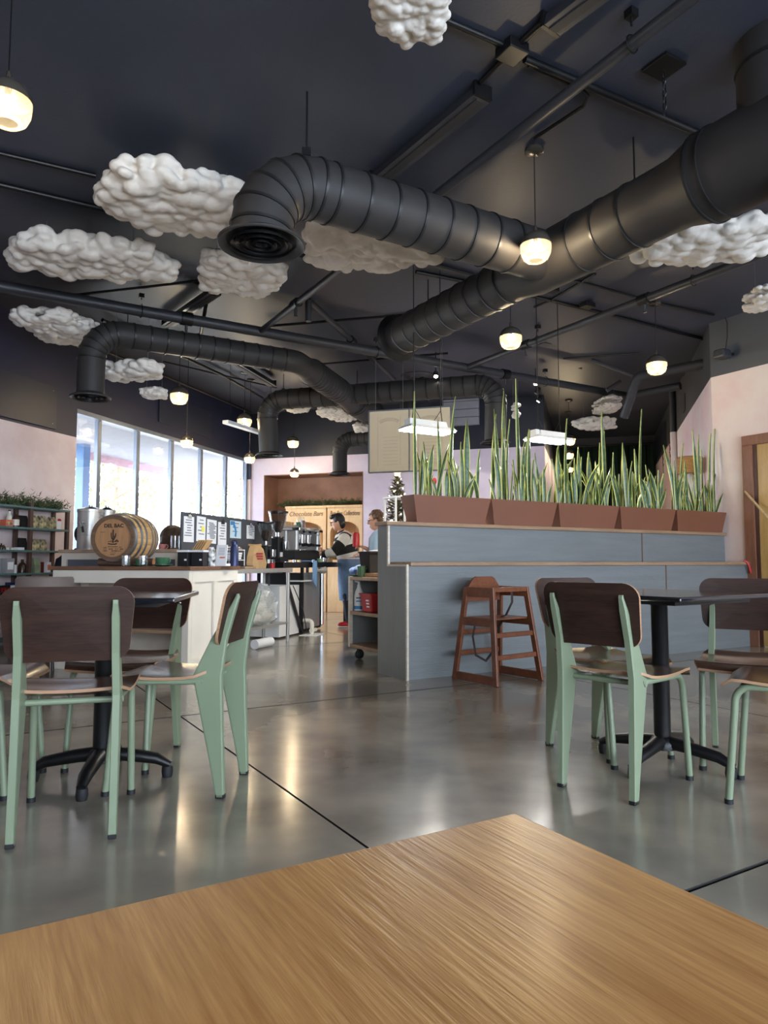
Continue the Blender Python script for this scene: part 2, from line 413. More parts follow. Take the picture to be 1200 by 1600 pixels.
for i in range(len(gxs) - 1):
    for j in range(len(gys) - 1):
        e = .005; e2 = .009
        bm = clip(poly, [gv, gv, gu, gu], [gxs[i] + e, gxs[i + 1] - e, gys[j] + e2, gys[j + 1] - e2], [False, True, False, True])
        if len(bm.faces) == 0: bm.free(); continue
        link('slab', solid(bm, -.0118, 0, 'slab'), [m_floor, m_joint], floor)
ceil = link('ceiling', solid(clip(poly, [], [], []), CEIL, CEIL + .15, 'ceiling'), [m_ceil, m_ceil]); tag(ceil, 'dark navy painted ceiling', None, None, 'structure')
drop = link('lowered_panel', solid(clip(poly, [gu], [6.7], [True]), CEIL - .05, CEIL - .0005, 'lowered_panel'), [m_ceil, m_ceil], ceil)

def wallbox(mb, a, b, z0, z1, out, t=T):          # a wall piece from a to b, thickness outward
    a, b, out = Vector(a), Vector(b), Vector(out).normalized() * t
    ps = [a, b, b + out, a + out]
    vs = [(p.x, p.y, z0) for p in ps] + [(p.x, p.y, z1) for p in ps]
    mb.add(vs, [(0, 3, 2, 1), (4, 5, 6, 7), (0, 1, 5, 4), (1, 2, 6, 5), (2, 3, 7, 6), (3, 0, 4, 7)])
def ry_px(x, rx=WX): p = onplane(x, 879, rv, rx); return p.dot(ru)
# window wall
HEAD, SILL = 2.84, .42
mull = [113.5, 157, 218, 272, 318, 357, 389.5]
mry = [ry_px(x) for x in mull]
mb = MB()
wallbox(mb, R(WX, -4.0), R(WX, mry[0]), 0, CEIL, -rv)
wallbox(mb, R(WX, mry[0]), R(WX, mry[-1]), HEAD, CEIL, -rv)
wallbox(mb, R(WX, mry[0]), R(WX, mry[-1]), 0, SILL, -rv)
wallbox(mb, R(WX, mry[-1]), R(WX, BY + T), 0, CEIL, -rv)
wl = mb.build('wall_left', m_lwall); tag(wl, 'pink plaster wall with dark upper band and window ribbon', None, None, 'structure')
# paint band over the windows is the dark colour: handled by height; panels on it
for (x0, x1, z0, z1) in ((ry_px(-60), ry_px(78), 2.50, 3.02), (9.1, 10.6, 3.0, 3.45)):
    mb = MB(); mb.bx(WX + .002, WX + .022, x0, x1, z0, z1)
    pn = mb.build('access_panel', m_panel, wl, .003, None, AR)
    for (yy, zz) in ((x1 - .06, z0 + .06), (x1 - .06, z1 - .06)):
        mb = MB(); mb.ball((WX + .023, yy, zz), .008, 8, 4); mb.build('screw', m_chrome, pn)
win = tag(MB().bx(WX - T + .02, WX - .02, mry[0], mry[-1], SILL, SILL + .05).build('window_1', m_alu, None, 0, None, AR), 'long ribbon of six tall aluminium framed windows', None, None, 'structure')
MB().bx(WX - T + .02, WX - .01, mry[0], mry[-1], HEAD - .055, HEAD).build('head_rail', m_alu, win)
MB().bx(WX - .01, WX + .05, mry[0], mry[-1], SILL - .03, SILL).build('sill', m_alu, win)
for k, y in enumerate(mry):
    MB().bx(WX - .125, WX - .065, y - .035 if k else y, y + .035 if k < 6 else y, SILL, HEAD).build('mullion', m_alu, win, .004)
for k in range(6):
    MB().bx(WX - .10, WX - .094, mry[k] + .04, mry[k + 1] - .04, SILL + .05, HEAD - .055).build('pane', m_window, win)
po = bpy.data.lights.new('daylight_portal', 'AREA'); po.shape = 'RECTANGLE'; po.size = mry[-1] - mry[0]; po.size_y = HEAD - SILL; po.cycles.is_portal = True
pl = bpy.data.objects.new('daylight_portal', po); COL.objects.link(pl); pl.location = R(WX - T - .05, (mry[0] + mry[-1]) / 2, (HEAD + SILL) / 2)
pl.rotation_euler = rv.to_track_quat('-Z', 'Z').to_euler()
# back wall with niche
n0, n1 = (onplane(x, 879, ru, BY).dot(rv) for x in (411, 567)); NZ = onplane(560, 737, ru, BY).z; ND = .62
mb = MB()
for (a, b, z0, z1) in ((WX, n0, 0, CEIL), (n1, BX, 0, CEIL), (n0, n1, NZ, CEIL)): wallbox(mb, R(a, BY), R(b, BY), z0, z1, ru)
wallbox(mb, R(BX, BY + T), R(BX, CY + T), 0, CEIL, -rv)
wb = tag(mb.build('wall_back', m_bwall), 'lavender pink plaster back wall with recessed niche', None, None, 'structure')
mb = MB()
wallbox(mb, R(n0, BY + ND), R(n1, BY + ND), 0, NZ + .1, ru, .1)
wallbox(mb, R(n0, BY + T), R(n0, BY + ND), 0, NZ + .1, -rv, .1); wallbox(mb, R(n1, BY + T), R(n1, BY + ND), 0, NZ + .1, rv, .1)
mb.bx(n0, n1, BY + T, BY + ND, NZ, NZ + .1, M=Matrix.Rotation(AR, 4, 'Z'))
mb.bx(n0 - .05, n1 + .05, BY + .001, BY + ND + .05, -.12, -.001, M=Matrix.Rotation(AR, 4, 'Z'))
for (a, b, c, d) in ((n0 - .002, n0 + .012, 0, NZ), (n1 - .012, n1 + .002, 0, NZ), (n0, n1, NZ - .012, NZ + .002)): mb.bx(a, b, BY - .004, BY + T, c, d, M=Matrix.Rotation(AR, 4, 'Z'))
mb.build('niche_lining', m_niche, wb)
# curtain wall, far right wall, near right wall, front wall
mb = MB(); wallbox(mb, R(BX - T, CY), R(RX + T, CY), 0, CEIL, ru); tag(mb.build('wall_far', m_dark), 'dark wall behind the green curtain', None, None, 'structure')
mb = MB(); wallbox(mb, R(RX, CY), Q, 0, CEIL, rv); wfr = tag(mb.build('wall_far_right', m_rfar), 'long receding wall, white and pink below charcoal paint', None, None, 'structure')
mb = MB(); wallbox(mb, Q, G(GX, GY0), 0, CEIL, gv); 
wr = tag(mb.build('wall_right', m_rwall), 'mottled pink plaster wall beside the wooden door', None, None, 'structure')
# front wall behind the camera: a storefront like the left one
mb = MB(); wallbox(mb, G(-3, GY0), G(GX, GY0), 0, .3, -gu); wallbox(mb, G(-3, GY0), G(GX, GY0), 2.9, CEIL, -gu)
fx = [-3, -2.6, -.2, .0, 2.4, 2.6, 5.0, 5.2, 7.2, GX]
for a, b in ((-3, -2.6), (-.1, .1), (2.4, 2.6), (4.9, 5.1), (7.1, GX)): wallbox(mb, G(a, GY0), G(b, GY0), .3, 2.9, -gu)
tag(mb.build('wall_front', m_rwall), 'storefront wall behind the viewer', None, None, 'structure')
mb = MB(); wallbox(mb, G(-3, GY0), R(WX, -4), 0, CEIL, -(ru + gu)); tag(mb.build('wall_corner', m_rwall), 'short pink wall behind the viewer', None, None, 'structure')
for k, (a, b) in enumerate(((-2.6, -.1), (.1, 2.4), (2.6, 4.9), (5.1, 7.1))):
    wn_ = tag(MB().bx(a, b, GY0 - .12, GY0 - .04, .3, .36).build('window_%d' % (k + 2), m_alu, None, 0, None, AG), 'storefront window %s behind the viewer' % ('ABCD'[k]), None, None, 'structure')
    for q in (a + .03, (a + b) / 2, b - .03): MB().bx(q - .03, q + .03, GY0 - .12, GY0 - .04, .3, 2.9).build('mullion', m_alu, wn_)
    MB().bx(a, b, GY0 - .083, GY0 - .077, .36, 2.9).build('pane', m_window, wn_)
    po = bpy.data.lights.new('daylight_portal', 'AREA'); po.shape = 'RECTANGLE'; po.size = b - a; po.size_y = 2.6; po.cycles.is_portal = True
    pl = bpy.data.objects.new('daylight_portal', po); COL.objects.link(pl); pl.location = G((a + b) / 2, GY0 - .22, 1.6); pl.rotation_euler = gu.to_track_quat('-Z', 'Z').to_euler()
# door with brown casing in the near right wall
def gy_px(x, gx=GX): return onplane(x, 879, gv, gx).dot(gu)
d0 = gy_px(1168); d1 = d0 - 1.02; dz = onplane(1168, 697, gv, GX).z
dr = tag(MB().bx(GX - .035, GX, d0 - .12, d0, 0, dz).build('door_1', m_doorframe, None, .004, None, AG), 'birch door in a reddish brown wooden casing', None, None, 'structure')
MB().bx(GX - .035, GX, d1, d1 + .12, 0, dz).build('casing', m_doorframe, dr, .004)
MB().bx(GX - .035, GX, d1, d0, dz, dz + .11).build('casing_head', m_doorframe, dr, .004)
MB().bx(GX - .012, GX - .002, d1 + .12, d0 - .12, .01, dz).build('leaf', m_door, dr)
mb = MB(); mb.bx(GX - .022, GX - .002, d0 - .16, d0 - .12, 0, dz); mb.build('stop', mat('dark_stop', (70, 40, 30), .5), dr)
# window-side exterior: canopy, post, paving, trees
cn = thing('entrance_canopy', 'pink fascia canopy outside the window ribbon', 'canopy', R(WX - T, 8.6), AR)
MB().bx(-2.2, -.02, -6, 6, 2.86, 2.94).build('soffit', m_stucco, cn)
MB().bx(-2.3, -2.2, -6, 6, 2.72, 3.2).build('fascia', m_fascia, cn)
gpav = tag(MB().bx(-40, WX - T - .01, -20, 40, -.2, -.02).build('pavement', m_ground, None, 0, None, AR), 'sunlit paving outside the windows', None, None, 'structure')
pp = onplane(125, 879, rv, WX - 1.9)
tag(MB().box((0, 0, 1.45), (.16, .16, 2.9)).build('canopy_post', m_extpost, None, .01, (pp.x, pp.y, -.02), AR), 'pale blue post outside the leftmost window', 'post')
def foliage_tree(loc, h, r, seed, label):
    rnd = random.Random(seed)
    t = thing('street_tree', label, 'tree', loc, 0, 'bare-branched trees outside the windows')
    tr = MB(); tr.tube([(0, 0, -.05), (.05, 0, h * .3), (-.05, .1, h * .55), (.05, 0, h * .9)], [.12, .09, .06, .02], 8); tr.build('trunk', m_trunk, t)
    br = MB()
    for k in range(9):
        a = rnd.uniform(0, 6.28); z = h * rnd.uniform(.35, .8); L = r * rnd.uniform(.5, 1)
        br.tube([(0, 0, z), (L * .5 * math.cos(a), L * .5 * math.sin(a), z + L * .3), (L * math.cos(a), L * math.sin(a), z + L * .7)], [.03, .02, .006], 5)
    br.build('branches', m_trunk, t)
    vs, fs = [], []
    for k in range(1500):
        a = rnd.uniform(0, 6.28); e = rnd.uniform(-1, 1); q = r * rnd.uniform(.3, 1)
        c = Vector((q * math.cos(a) * math.sqrt(1 - e * e), q * math.sin(a) * math.sqrt(1 - e * e), h * .68 + e * h * .33 * rnd.uniform(.5, 1)))
        u = Vector((rnd.gauss(0, 1), rnd.gauss(0, 1), rnd.gauss(0, 1))).normalized() * .07; v = u.orthogonal().normalized() * .045
        o = len(vs); vs += [c - u, c + v, c + u, c - v]; fs.append((o, o + 1, o + 2, o + 3))
    lf = MB(); lf.add(vs, fs); tag(lf.build('leaves', m_foliage, t), kind='stuff')
foliage_tree(R(-11.5, 9.8, 0), 4.6, 1.6, 1, 'leafy tree outside the second and third window panes')
foliage_tree(R(-11, 14.5, 0), 4.4, 1.7, 2, 'leafy tree outside the middle window panes')
foliage_tree(R(-10, 18.8, 0), 4.2, 1.6, 3, 'leafy tree outside the rightmost window panes')
# ------------------------------------------------------------------ the bar with its planters
BF, BM_, BB = 4.65, 4.93, 5.07        # grid y: lower front, upper front, back
B0, B1 = 2.955, GX - .004
LEDGE, BTOP = .905, 1.235
bar = thing('bar_counter', 'long blue-grey panelled bar with wooden ledge and terracotta planters on top', 'bar', (0, 0, 0), AG)
jl, jr = gxy(onplane(1042, 950, gu, BF))[0], gxy(onplane(1003, 850, gu, BM_))[0]
EP = .02
MB().bx(B0 + EP, jl - .006, BF, BB - .01, 0, LEDGE - .03).build('lower_panel', m_bar, bar)
MB().bx(jl + .006, B1, BF, BB - .01, 0, LEDGE - .03).build('lower_panel', m_bar, bar)
MB().bx(jl - .006, jl + .006, BF - .004, BF + .1, 0, LEDGE - .03).build('batten', m_brownline, bar)
MB().bx(B0 + EP, jr - .006, BM_, BB - .01, LEDGE - .029, BTOP - .035).build('upper_panel', m_bar, bar)
MB().bx(jr + .006, B1, BM_, BB - .01, LEDGE - .029, BTOP - .035).build('upper_panel', m_bar, bar)
MB().bx(jr - .006, jr + .006, BM_ - .004, BM_ + .08, LEDGE, BTOP - .035).build('batten', m_brownline, bar)
MB().bx(B0 + .03, B1, BF - .03, BM_ + .02, LEDGE - .032, LEDGE).build('ledge', m_trim, bar, .006)
MB().bx(B0 - .02, B1, BM_ - .035, BB + .03, BTOP - .035, BTOP).build('top_board', m_trim, bar, .008)
# end panel: stepped outline with raw edge
Mx = Matrix.Rotation(math.radians(90), 4, 'Z')
def stepped(o0, o1, inset):
    i = inset
    return [(BF + i, 0 + (i if i else 0)), (BB, 0), (BB, BTOP - .036), (BM_ + i, BTOP - .036), (BM_ + i, LEDGE - .036 - i), (BF + i, LEDGE - .036 - i)]
mb = MB(); mb.prism(stepped(0, 0, -.016), -(B0 + .018), -(B0), M=Mx); mb.build('end_panel_edge', m_edge, bar)
mb = MB(); mb.prism(stepped(0, 0, -.001), -(B0 + .001), -(B0 - .004), M=Mx); mb.build('end_panel', m_bar2, bar)
# planters
pl_x = [3.18, 4.0, 4.80, 5.64, 6.51, 7.385]
random.seed(7)
def leaf_mesh(h, w, lean, bend, seed):
    rnd = random.Random(seed)
    n = 9; vs = []; fs = []; mi = []
    tw = rnd.uniform(-.6, .6)
    for k in range(n + 1):
        t = k / n
        prof = (0.42 + 1.1 * t - .9 * t * t) if t < .55 else max(0.0, 1.0 * (1 - ((t - .55) / .45) ** 1.8)) * .753
        hw = w * prof
        x = lean * h * t + bend * h * t * t; z = h * t * (1 - .12 * abs(bend) * t)
        a = tw * t
        for q, off in ((-1, .004), (-.72, .001), (0, -.006), (.72, .001), (1, .004)):
            dx, dy = q * hw * math.cos(a), q * hw * math.sin(a) + off
            vs.append((x + dx, dy, z))
    for k in range(n):
        for q in range(4):
            a = k * 5 + q; fs.append((a, a + 1, a + 6, a + 5)); mi.append(1 if q in (0, 3) else 0)
    m = len(vs); vs2 = [(x, y + .0035, z) for x, y, z in vs]
    fs2 = [tuple(reversed([i + m for i in f])) for f in fs]
    mb = MB(); mb.v = vs + vs2; mb.f = fs + fs2; mb.m = mi + mi; mb.s = [True] * len(mb.f)
    return mb.mesh('leaf')
tips = [
 [(645, 612), (689, 654), (714, 617), (731, 653), (664, 688), (676, 694), (748, 702), (695, 735), (668, 715), (720, 690), (706, 705), (655, 705)],
 [(793, 608), (809, 590), (772, 638), (778, 645), (803, 652), (815, 690), (832, 668), (824, 672), (838, 706), (855, 757), (790, 668), (768, 700)],
 [(857, 716), (870, 700), (882, 654), (908, 697), (934, 645), (950, 672), (944, 690), (925, 705), (895, 715), (875, 690), (915, 712)],
 [(1003, 638), (966, 692), (962, 706), (985, 720), (975, 700), (1022, 735), (1010, 725), (995, 700), (950, 735), (1040, 738)],
 [(1034, 693), (1062, 692), (1080, 671), (1093, 678), (1105, 677), (1119, 668), (1110, 685), (1124, 732), (1072, 720), (1100, 700), (1047, 720)],
]
desc = ['leftmost planter, nearest the menu board', 'second planter from the left, with the tallest blade', 'middle planter, under the second hanging light', 'fourth planter from the left, before the dark curtain', 'rightmost planter, by the pink wall']
for k in range(5):
    a, b = pl_x[k], pl_x[k + 1] - .012
    c = G((a + b) / 2, (BM_ + BB) / 2 - .02, BTOP); L = b - a; H = .225
    p = thing('planter_box', 'terracotta trapezoid planter box, ' + ['leftmost on the bar', 'second from the left on the bar', 'third and middle one on the bar', 'fourth from the left on the bar', 'rightmost on the bar by the wall'][k], 'planter', c, AG, 'planters on the bar')
    def ring(l, d, z): return [Vector((-l / 2, -d / 2, z)), Vector((l / 2, -d / 2, z)), Vector((l / 2, d / 2, z)), Vector((-l / 2, d / 2, z))]
    mb = MB(); mb.loft([ring(L - .10, .15, 0), ring(L, .21, H), ring(L - .03, .18, H), ring(L - .11, .13, .05)], sm=False)
    mb.build('tub', m_terra, p)
    mb = MB(); mb.loft([ring(L - .07, .16, H - .05), ring(L - .045, .165, H - .03)], sm=False); mb.build('soil', m_soil, p)
    sp = thing('snake_plant', 'variegated snake plant growing in the ' + desc[k], 'plant', c + Vector((0, 0, H - .035)), AG, 'snake plants on the bar')
    rnd = random.Random(40 + k)
    def put(x0, y0, me, rot):
        o = link('leaf', me, [m_leaf, m_leafm], sp, 0, (x0, y0, 0), 0, (0, 0, rot)); return o
    for (tx, ty) in tips[k]:
        tip = onplane(tx, ty, gu, (BM_ + BB) / 2 - .02)
        lx = tip.dot(gv) - (a + b) / 2; h = tip.z - c.z - H + .035
        x0 = max(-L / 2 + .07, min(L / 2 - .07, lx + rnd.uniform(-.07, .07)))
        me = leaf_mesh(h, rnd.uniform(.028, .040), 0, (lx - x0) / h, rnd.random())
        put(x0, rnd.uniform(-.06, .06), me, rnd.uniform(-.25, .25))
    for q in range([24, 26, 40, 40, 40][k]):
        h = rnd.uniform(.16, .46) * (1.0 if q % 3 else 1.15)
        me = leaf_mesh(h, rnd.uniform(.022, .036), rnd.uniform(-.2, .2) if q % 5 else rnd.uniform(-.5, .5), rnd.uniform(-.35, .35), rnd.random())
        put(rnd.uniform(-L / 2 + .07, L / 2 - .07), rnd.uniform(-.06, .06), me, rnd.uniform(-.9, .9))
# hanging grow lights
for k, (cx, cy) in enumerate(((668, 676), (858, 691))):
    pz = onplane(cx, cy, gu, BB + .32)
    t = thing('hanging_light', 'white hanging linear light glowing over the ' + ['left planters before the menu board', 'middle planters before the dark curtain'][k], 'light', pz, AG, 'hanging lights above the bar')
    mb = MB(); mb.box((0, 0, .035), (.52, .24, .03), top=(.9, .8)); mb.box((0, 0, .075), (.36, .16, .06), top=(.95, .8)); mb.build('housing', m_lwhite, t, .004)
    MB().box((0, 0, .013), (.49, .21, .012)).build('diffuser', m_led, t)
    for s in (-1, 1):
        zt = CEIL - pz.z - .052
        mb = MB(); mb.tube([(s * .17, 0, .1), (s * .15, 0, .22), (s * .15, 0, zt)], .0045, 6); mb.build('suspension_cable', m_black, t)
        mb = MB(); mb.tube([(s * .06, 0, .1), (s * .15, 0, .22)], .003, 5); mb.build('bridle', m_black, t)
    MB().box((-.2, 0, .08), (.05, .1, .06)).build('driver_box', m_lwhite, t, .004)
    ld = bpy.data.lights.new('led_light', 'AREA'); ld.shape = 'RECTANGLE'; ld.size = .48; ld.size_y = .2; ld.energy = LED_W; ld.color = (1, .97, .92)
    lo = bpy.data.objects.new('led_light', ld); COL.objects.link(lo); lo.parent = t; lo.location = (0, 0, .004)

# ------------------------------------------------------------------ chairs
def make_chair(label):
    t = thing('dining_chair', label, 'chair', (0, 0, 0), 0, 'mint steel and walnut chairs')
    # seat: bent ply sheet, front edge rolls down
    n, m = 10, 8; th = .011
    prof = []
    for k in range(n + 1):
        y = -.185 + .405 * k / n
        z = .462 - .014 * math.sin(math.pi * min(1, (y + .185) / .36)) + (-.030 * ((y - .16) / .06) ** 2 if y > .16 else 0) + (.012 * ((-.12 - y) / .065) ** 2 if y < -.12 else 0)
        prof.append((y, z))
    rings = []
    for k, (y, z) in enumerate(prof):
        hw = .185 + .02 * k / n - (.02 if k in (0, n) else 0)
        top = [Vector((hw * (-1 + 2 * i / m), y, z + .008 * (abs(-1 + 2 * i / m)) ** 2)) for i in range(m + 1)]
        rings.append(top + [p - Vector((0, 0, th)) for p in reversed(top)])
    mb = MB(); N = len(rings[0]); mb.loft(rings, 0)
    for i, f in enumerate(mb.f):
        if len(f) == 4:
            e = i % N
            if e in (m, N - 1): mb.m[i] = 1; mb.s[i] = False
        else: mb.m[i] = 1
    mb.build('seat', [m_walnut_seat, m_ply], t)
    # backrest: curved ply, rounded corners
    W, z0, z1 = .205, .575, .822; rings = []
    def outline(n=6, r=.055):
        pts = []
        for (cx, cz, a0) in ((W - r, z1 - r, 0), (-W + r, z1 - r, 90), (-W + r + .012, z0 + r, 180), (W - r - .012, z0 + r, 270)):
            for i in range(n + 1):
                a = math.radians(a0 + 90 * i / n); pts.append((cx + r * math.cos(a), cz + r * math.sin(a)))
        return pts
    ol = outline(); cx, cz = 0, (z0 + z1) / 2
    def bp(x, z, off): return Vector((x, -.248 + .5 * x * x - (z - .6) * .24 + off, z))
    nx, nz = 10, 6
    def inside_ring(s): return [(cx + (x - cx) * s, cz + (z - cz) * s) for x, z in ol]
    ss = [1, .8, .55, .3, .05]
    mb = MB()
    mb.loft([[bp(x, z, .006) for x, z in inside_ring(s)] for s in reversed(ss)] + [[bp(x, z, -.006) for x, z in inside_ring(s)] for s in ss], mis=[0] * 4 + [1] + [0] * 5)
    mb.build('backrest', [m_walnut, m_ply], t)
    for s in (-1, 1):
        for zz in (.70,):
            mb = MB(); mb.ball((s * .15, bp(.15, zz, .008).y, zz), .008, 8, 4); mb.build('screw', m_chrome, t)
    # rear legs: tapered folded-steel blades
    for s in (-1, 1):
        bk = [(.005, -.262), (.10, -.258), (.30, -.250), (.46, -.245), (.60, -.262), (.72, -.296), (.765, -.309), (.778, -.306)]
        fr = [(.005, -.228), (.10, -.210), (.30, -.166), (.46, -.130), (.60, -.198), (.72, -.270), (.765, -.293), (.778, -.298)]
        rings = []
        for (z, yb), (_, yf) in zip(bk, fr):
            w = .013 if z < .75 else .009; x = s * (.152 - (.004 if z > .5 else 0))
            r = .006
            rings.append([Vector((x - w + r * .3, yb, z)), Vector((x + w - r * .3, yb, z)), Vector((x + w, yb + r, z)), Vector((x + w, yf - r, z)), Vector((x + w - r * .3, yf, z)), Vector((x - w + r * .3, yf, z)), Vector((x - w, yf - r, z)), Vector((x - w, yb + r, z))])
        mb = MB(); mb.loft(rings, sm=False); o = mb.build('rear_leg', m_mint, t)
        mb = MB(); mb.box((s * .152, -.245, .008), (.026, .036, .016)); mb.build('foot', m_blackm, o, .003)
    for s in (-1, 1):
        pth = round_path([(s * .155, -.17, .44), (s * .172, .168, .436), (s * .178, .205, .01)], .06, 6)
        mb = MB(); mb.tube(pth, .0135, 10); o = mb.build('front_leg', m_mint, t)
        mb = MB(); mb.cyl((s * .178, .205, 0), (s * .178, .205, .018), .016, seg=10); mb.build('foot', m_blackm, o)
    mb = MB(); mb.tube([(-.17, -.155, .432), (.17, -.155, .432)], .011, 8); mb.build('cross_rail', m_mint, t)
    mb = MB(); mb.tube([(-.172, .15, .43), (.172, .15, .43)], .011, 8); mb.build('cross_rail', m_mint, t)
    return t
def rear_mid(p, rz): return Vector(p) - Matrix.Rotation(rz, 3, 'Z') @ Vector((0, -.245, 0))
rd = math.radians
spots = [
 (rear_mid((-1.038, 2.358, 0), rd(15.5)), rd(15.5), 'mint and walnut chair seen from behind, front left of the left table'),
 (rear_mid((-.612, 2.945, 0), rd(84)), rd(84), 'mint and walnut chair turned sideways, right of the left table'),
 (rear_mid((-1.165, 3.56, 0), rd(176)), rd(176), 'mint and walnut chair behind the left table, facing the viewer'),
 (Vector((-1.66, 2.93, 0)), rd(-86), 'mint and walnut chair cut off by the left edge of the picture'),
 (rear_mid((.825, 2.825, 0), rd(-45)), rd(-45), 'mint and walnut chair seen from behind, left front of the right table'),
 (rear_mid((.952, 3.65, 0), rd(208)), rd(208), 'mint and walnut chair half hidden behind another, beside the high chair'),
 (rear_mid((1.757, 3.475, 0), rd(152)), rd(152), 'mint and walnut chair behind the right table, facing the viewer'),
 (Vector((1.56, 2.765, 0)), rd(57), 'mint and walnut chair cut off by the right edge, its seat and front legs showing'),
]
ch0 = make_chair(spots[0][2]); ch0.location = spots[0][0]; ch0.rotation_euler = (0, 0, spots[0][1])
for p, a, l in spots[1:]: dup(ch0, p, a, l)

# ------------------------------------------------------------------ cafe tables
def pedestal(t, H, arm, arot, ncast=4):
    mb = MB(); mb.lathe([(.028, .10), (.036, .14), (.036, H - .06), (.05, H - .045), (.05, H - .035)], seg=20, caps=True); mb.build('column', m_black, t)
    mb = MB(); mb.lathe([(.06, .075), (.062, .10), (.045, .125), (.03, .13)], seg=20, caps=True); mb.build('hub', m_black, t)
    for k in range(4):
        a = arot + k * math.pi / 2; d = Vector((math.cos(a), math.sin(a), 0))
        mb = MB(); mb.tube([d * .02 + Vector((0, 0, .105)), d * .10 + Vector((0, 0, .098)), d * arm * .8 + Vector((0, 0, .078)), d * arm + Vector((0, 0, .05))], [.03, .028, .024, .016], 10, flat=1.15)
        o = mb.build('base_arm', m_black, t)
        mb = MB(); mb.lathe([(.012, .05), (.022, .045), (.024, .02), (.020, 0)], tuple(d * (arm - .012)), 12, caps=True); mb.build('glide', m_blackm, o)
def cafe_table(loc, rz, L, H, arm, arot, label):
    t = thing('cafe_table', label, 'table', loc, rz)
    mb = MB(); mb.box((0, 0, H - .010), (L, L, .020)); mb.build('tabletop', m_tabletop, t, .006)
    mb = MB(); mb.box((0, 0, H - .030), (L * .78, L * .78, .018)); mb.box((0, 0, H - .036), (.3, .05, .016)); mb.box((0, 0, H - .036), (.05, .3, .016)); mb.build('underframe', m_black, t)
    pedestal(t, H, arm, arot)
    return t
cafe_table((-1.18, 3.03, 0), rd(7), .68, .765, .28, rd(0), 'square black café table among the left chairs')
cafe_table((1.245, 3.235, 0), rd(33), .69, .765, .30, rd(12), 'square black café table among the right chairs')
c = onz(805, 1266, .765); cgx, cgy = gxy(c)
t = thing('oak_table', 'light oak café table filling the foreground', 'table', G(cgx - .45, cgy - .38, 0), AG)
MB().bx(-.45, .45, -.38, .38, .737, .765).build('tabletop', m_oak, t, .004)
MB().bx(-.2, .2, -.2, .2, .72, .737).build('mounting_plate', m_black, t)
pedestal(t, .757, .36, rd(45))

# ------------------------------------------------------------------ wooden high chair
def bar_between(mb, a, b, w, d, side):          # rectangular bar from a to b; w along side vector, d across
    a, b, side = Vector(a), Vector(b), Vector(side).normalized()
    t = (b - a).normalized(); s = (side - t * side.dot(t)).normalized(); q = t.cross(s)
    def rg(p): return [p - s * w / 2 - q * d / 2, p + s * w / 2 - q * d / 2, p + s * w / 2 + q * d / 2, p - s * w / 2 + q * d / 2]
    mb.loft([rg(a), rg(b)], sm=False)
hc = thing('high_chair', 'reddish brown wooden high chair standing against the bar', 'high chair', (.872, 5.545, 0), rd(37))
Ht = .71
for s in (-1, 1):
    fb, rb, ft, rt = Vector((s * .245, -.225, 0)), Vector((s * .245, .215, 0)), Vector((s * .185, -.135, Ht)), Vector((s * .185, .135, Ht))
    for nm, a, b in (('front_leg', fb, ft), ('rear_leg', rb, rt)):
        mb = MB(); bar_between(mb, a, b, .026, .046, (1, 0, 0)); mb.build(nm, m_highchair, hc, .004)
    def lerp(z, a, b): return a + (b - a) * (z / Ht)
    for nm, z, h in (('skid', .035, .062), ('side_rail', .45, .062), ('arm_panel', .675, .075)):
        mb = MB(); bar_between(mb, lerp(z, fb, ft), lerp(z, rb, rt), .024, h, (1, 0, 0)); mb.build(nm, m_highchair, hc, .004)
def cross(nm, z, h, y, w=.02):
    x = .245 + (.185 - .245) * z / Ht
    mb = MB(); mb.box((0, y, z), (2 * x - .02, w, h)); mb.build(nm, m_highchair, hc, .004)
for z in (.20, .36): cross('front_rail', z, .036, -.225 + .09 * z / Ht)
cross('front_bar', .695, .036, -.137, .03)
cross('rear_rail', .20, .036, .195); cross('rear_rail', .36, .036, .18)
mb = MB(); mb.box((0, .0, .475), (.37, .29, .014)); mb.build('seat', m_highchair, hc, .004)
mb = MB(); mb.prism([(-.175, .60), (.175, .60), (.175, .705), (.12, .775), (.09, .79), (-.09, .79), (-.12, .775), (-.175, .705)], .128, .146); mb.build('backrest', m_highchair, hc, .003)
mb = MB(); mb.tube([(.02, -.145, .70), (.015, -.15, .6), (.0, -.10, .50), (0, -.05, .485)], .013, 6, flat=.25); mb.tube([(-.12, .1, .47), (-.14, .12, .33), (-.09, .14, .18), (.0, .12, .13), (.06, .1, .2), (.08, .05, .4), (.08, 0, .47)], .011, 6, flat=.3); mb.build('strap', m_strap, hc)
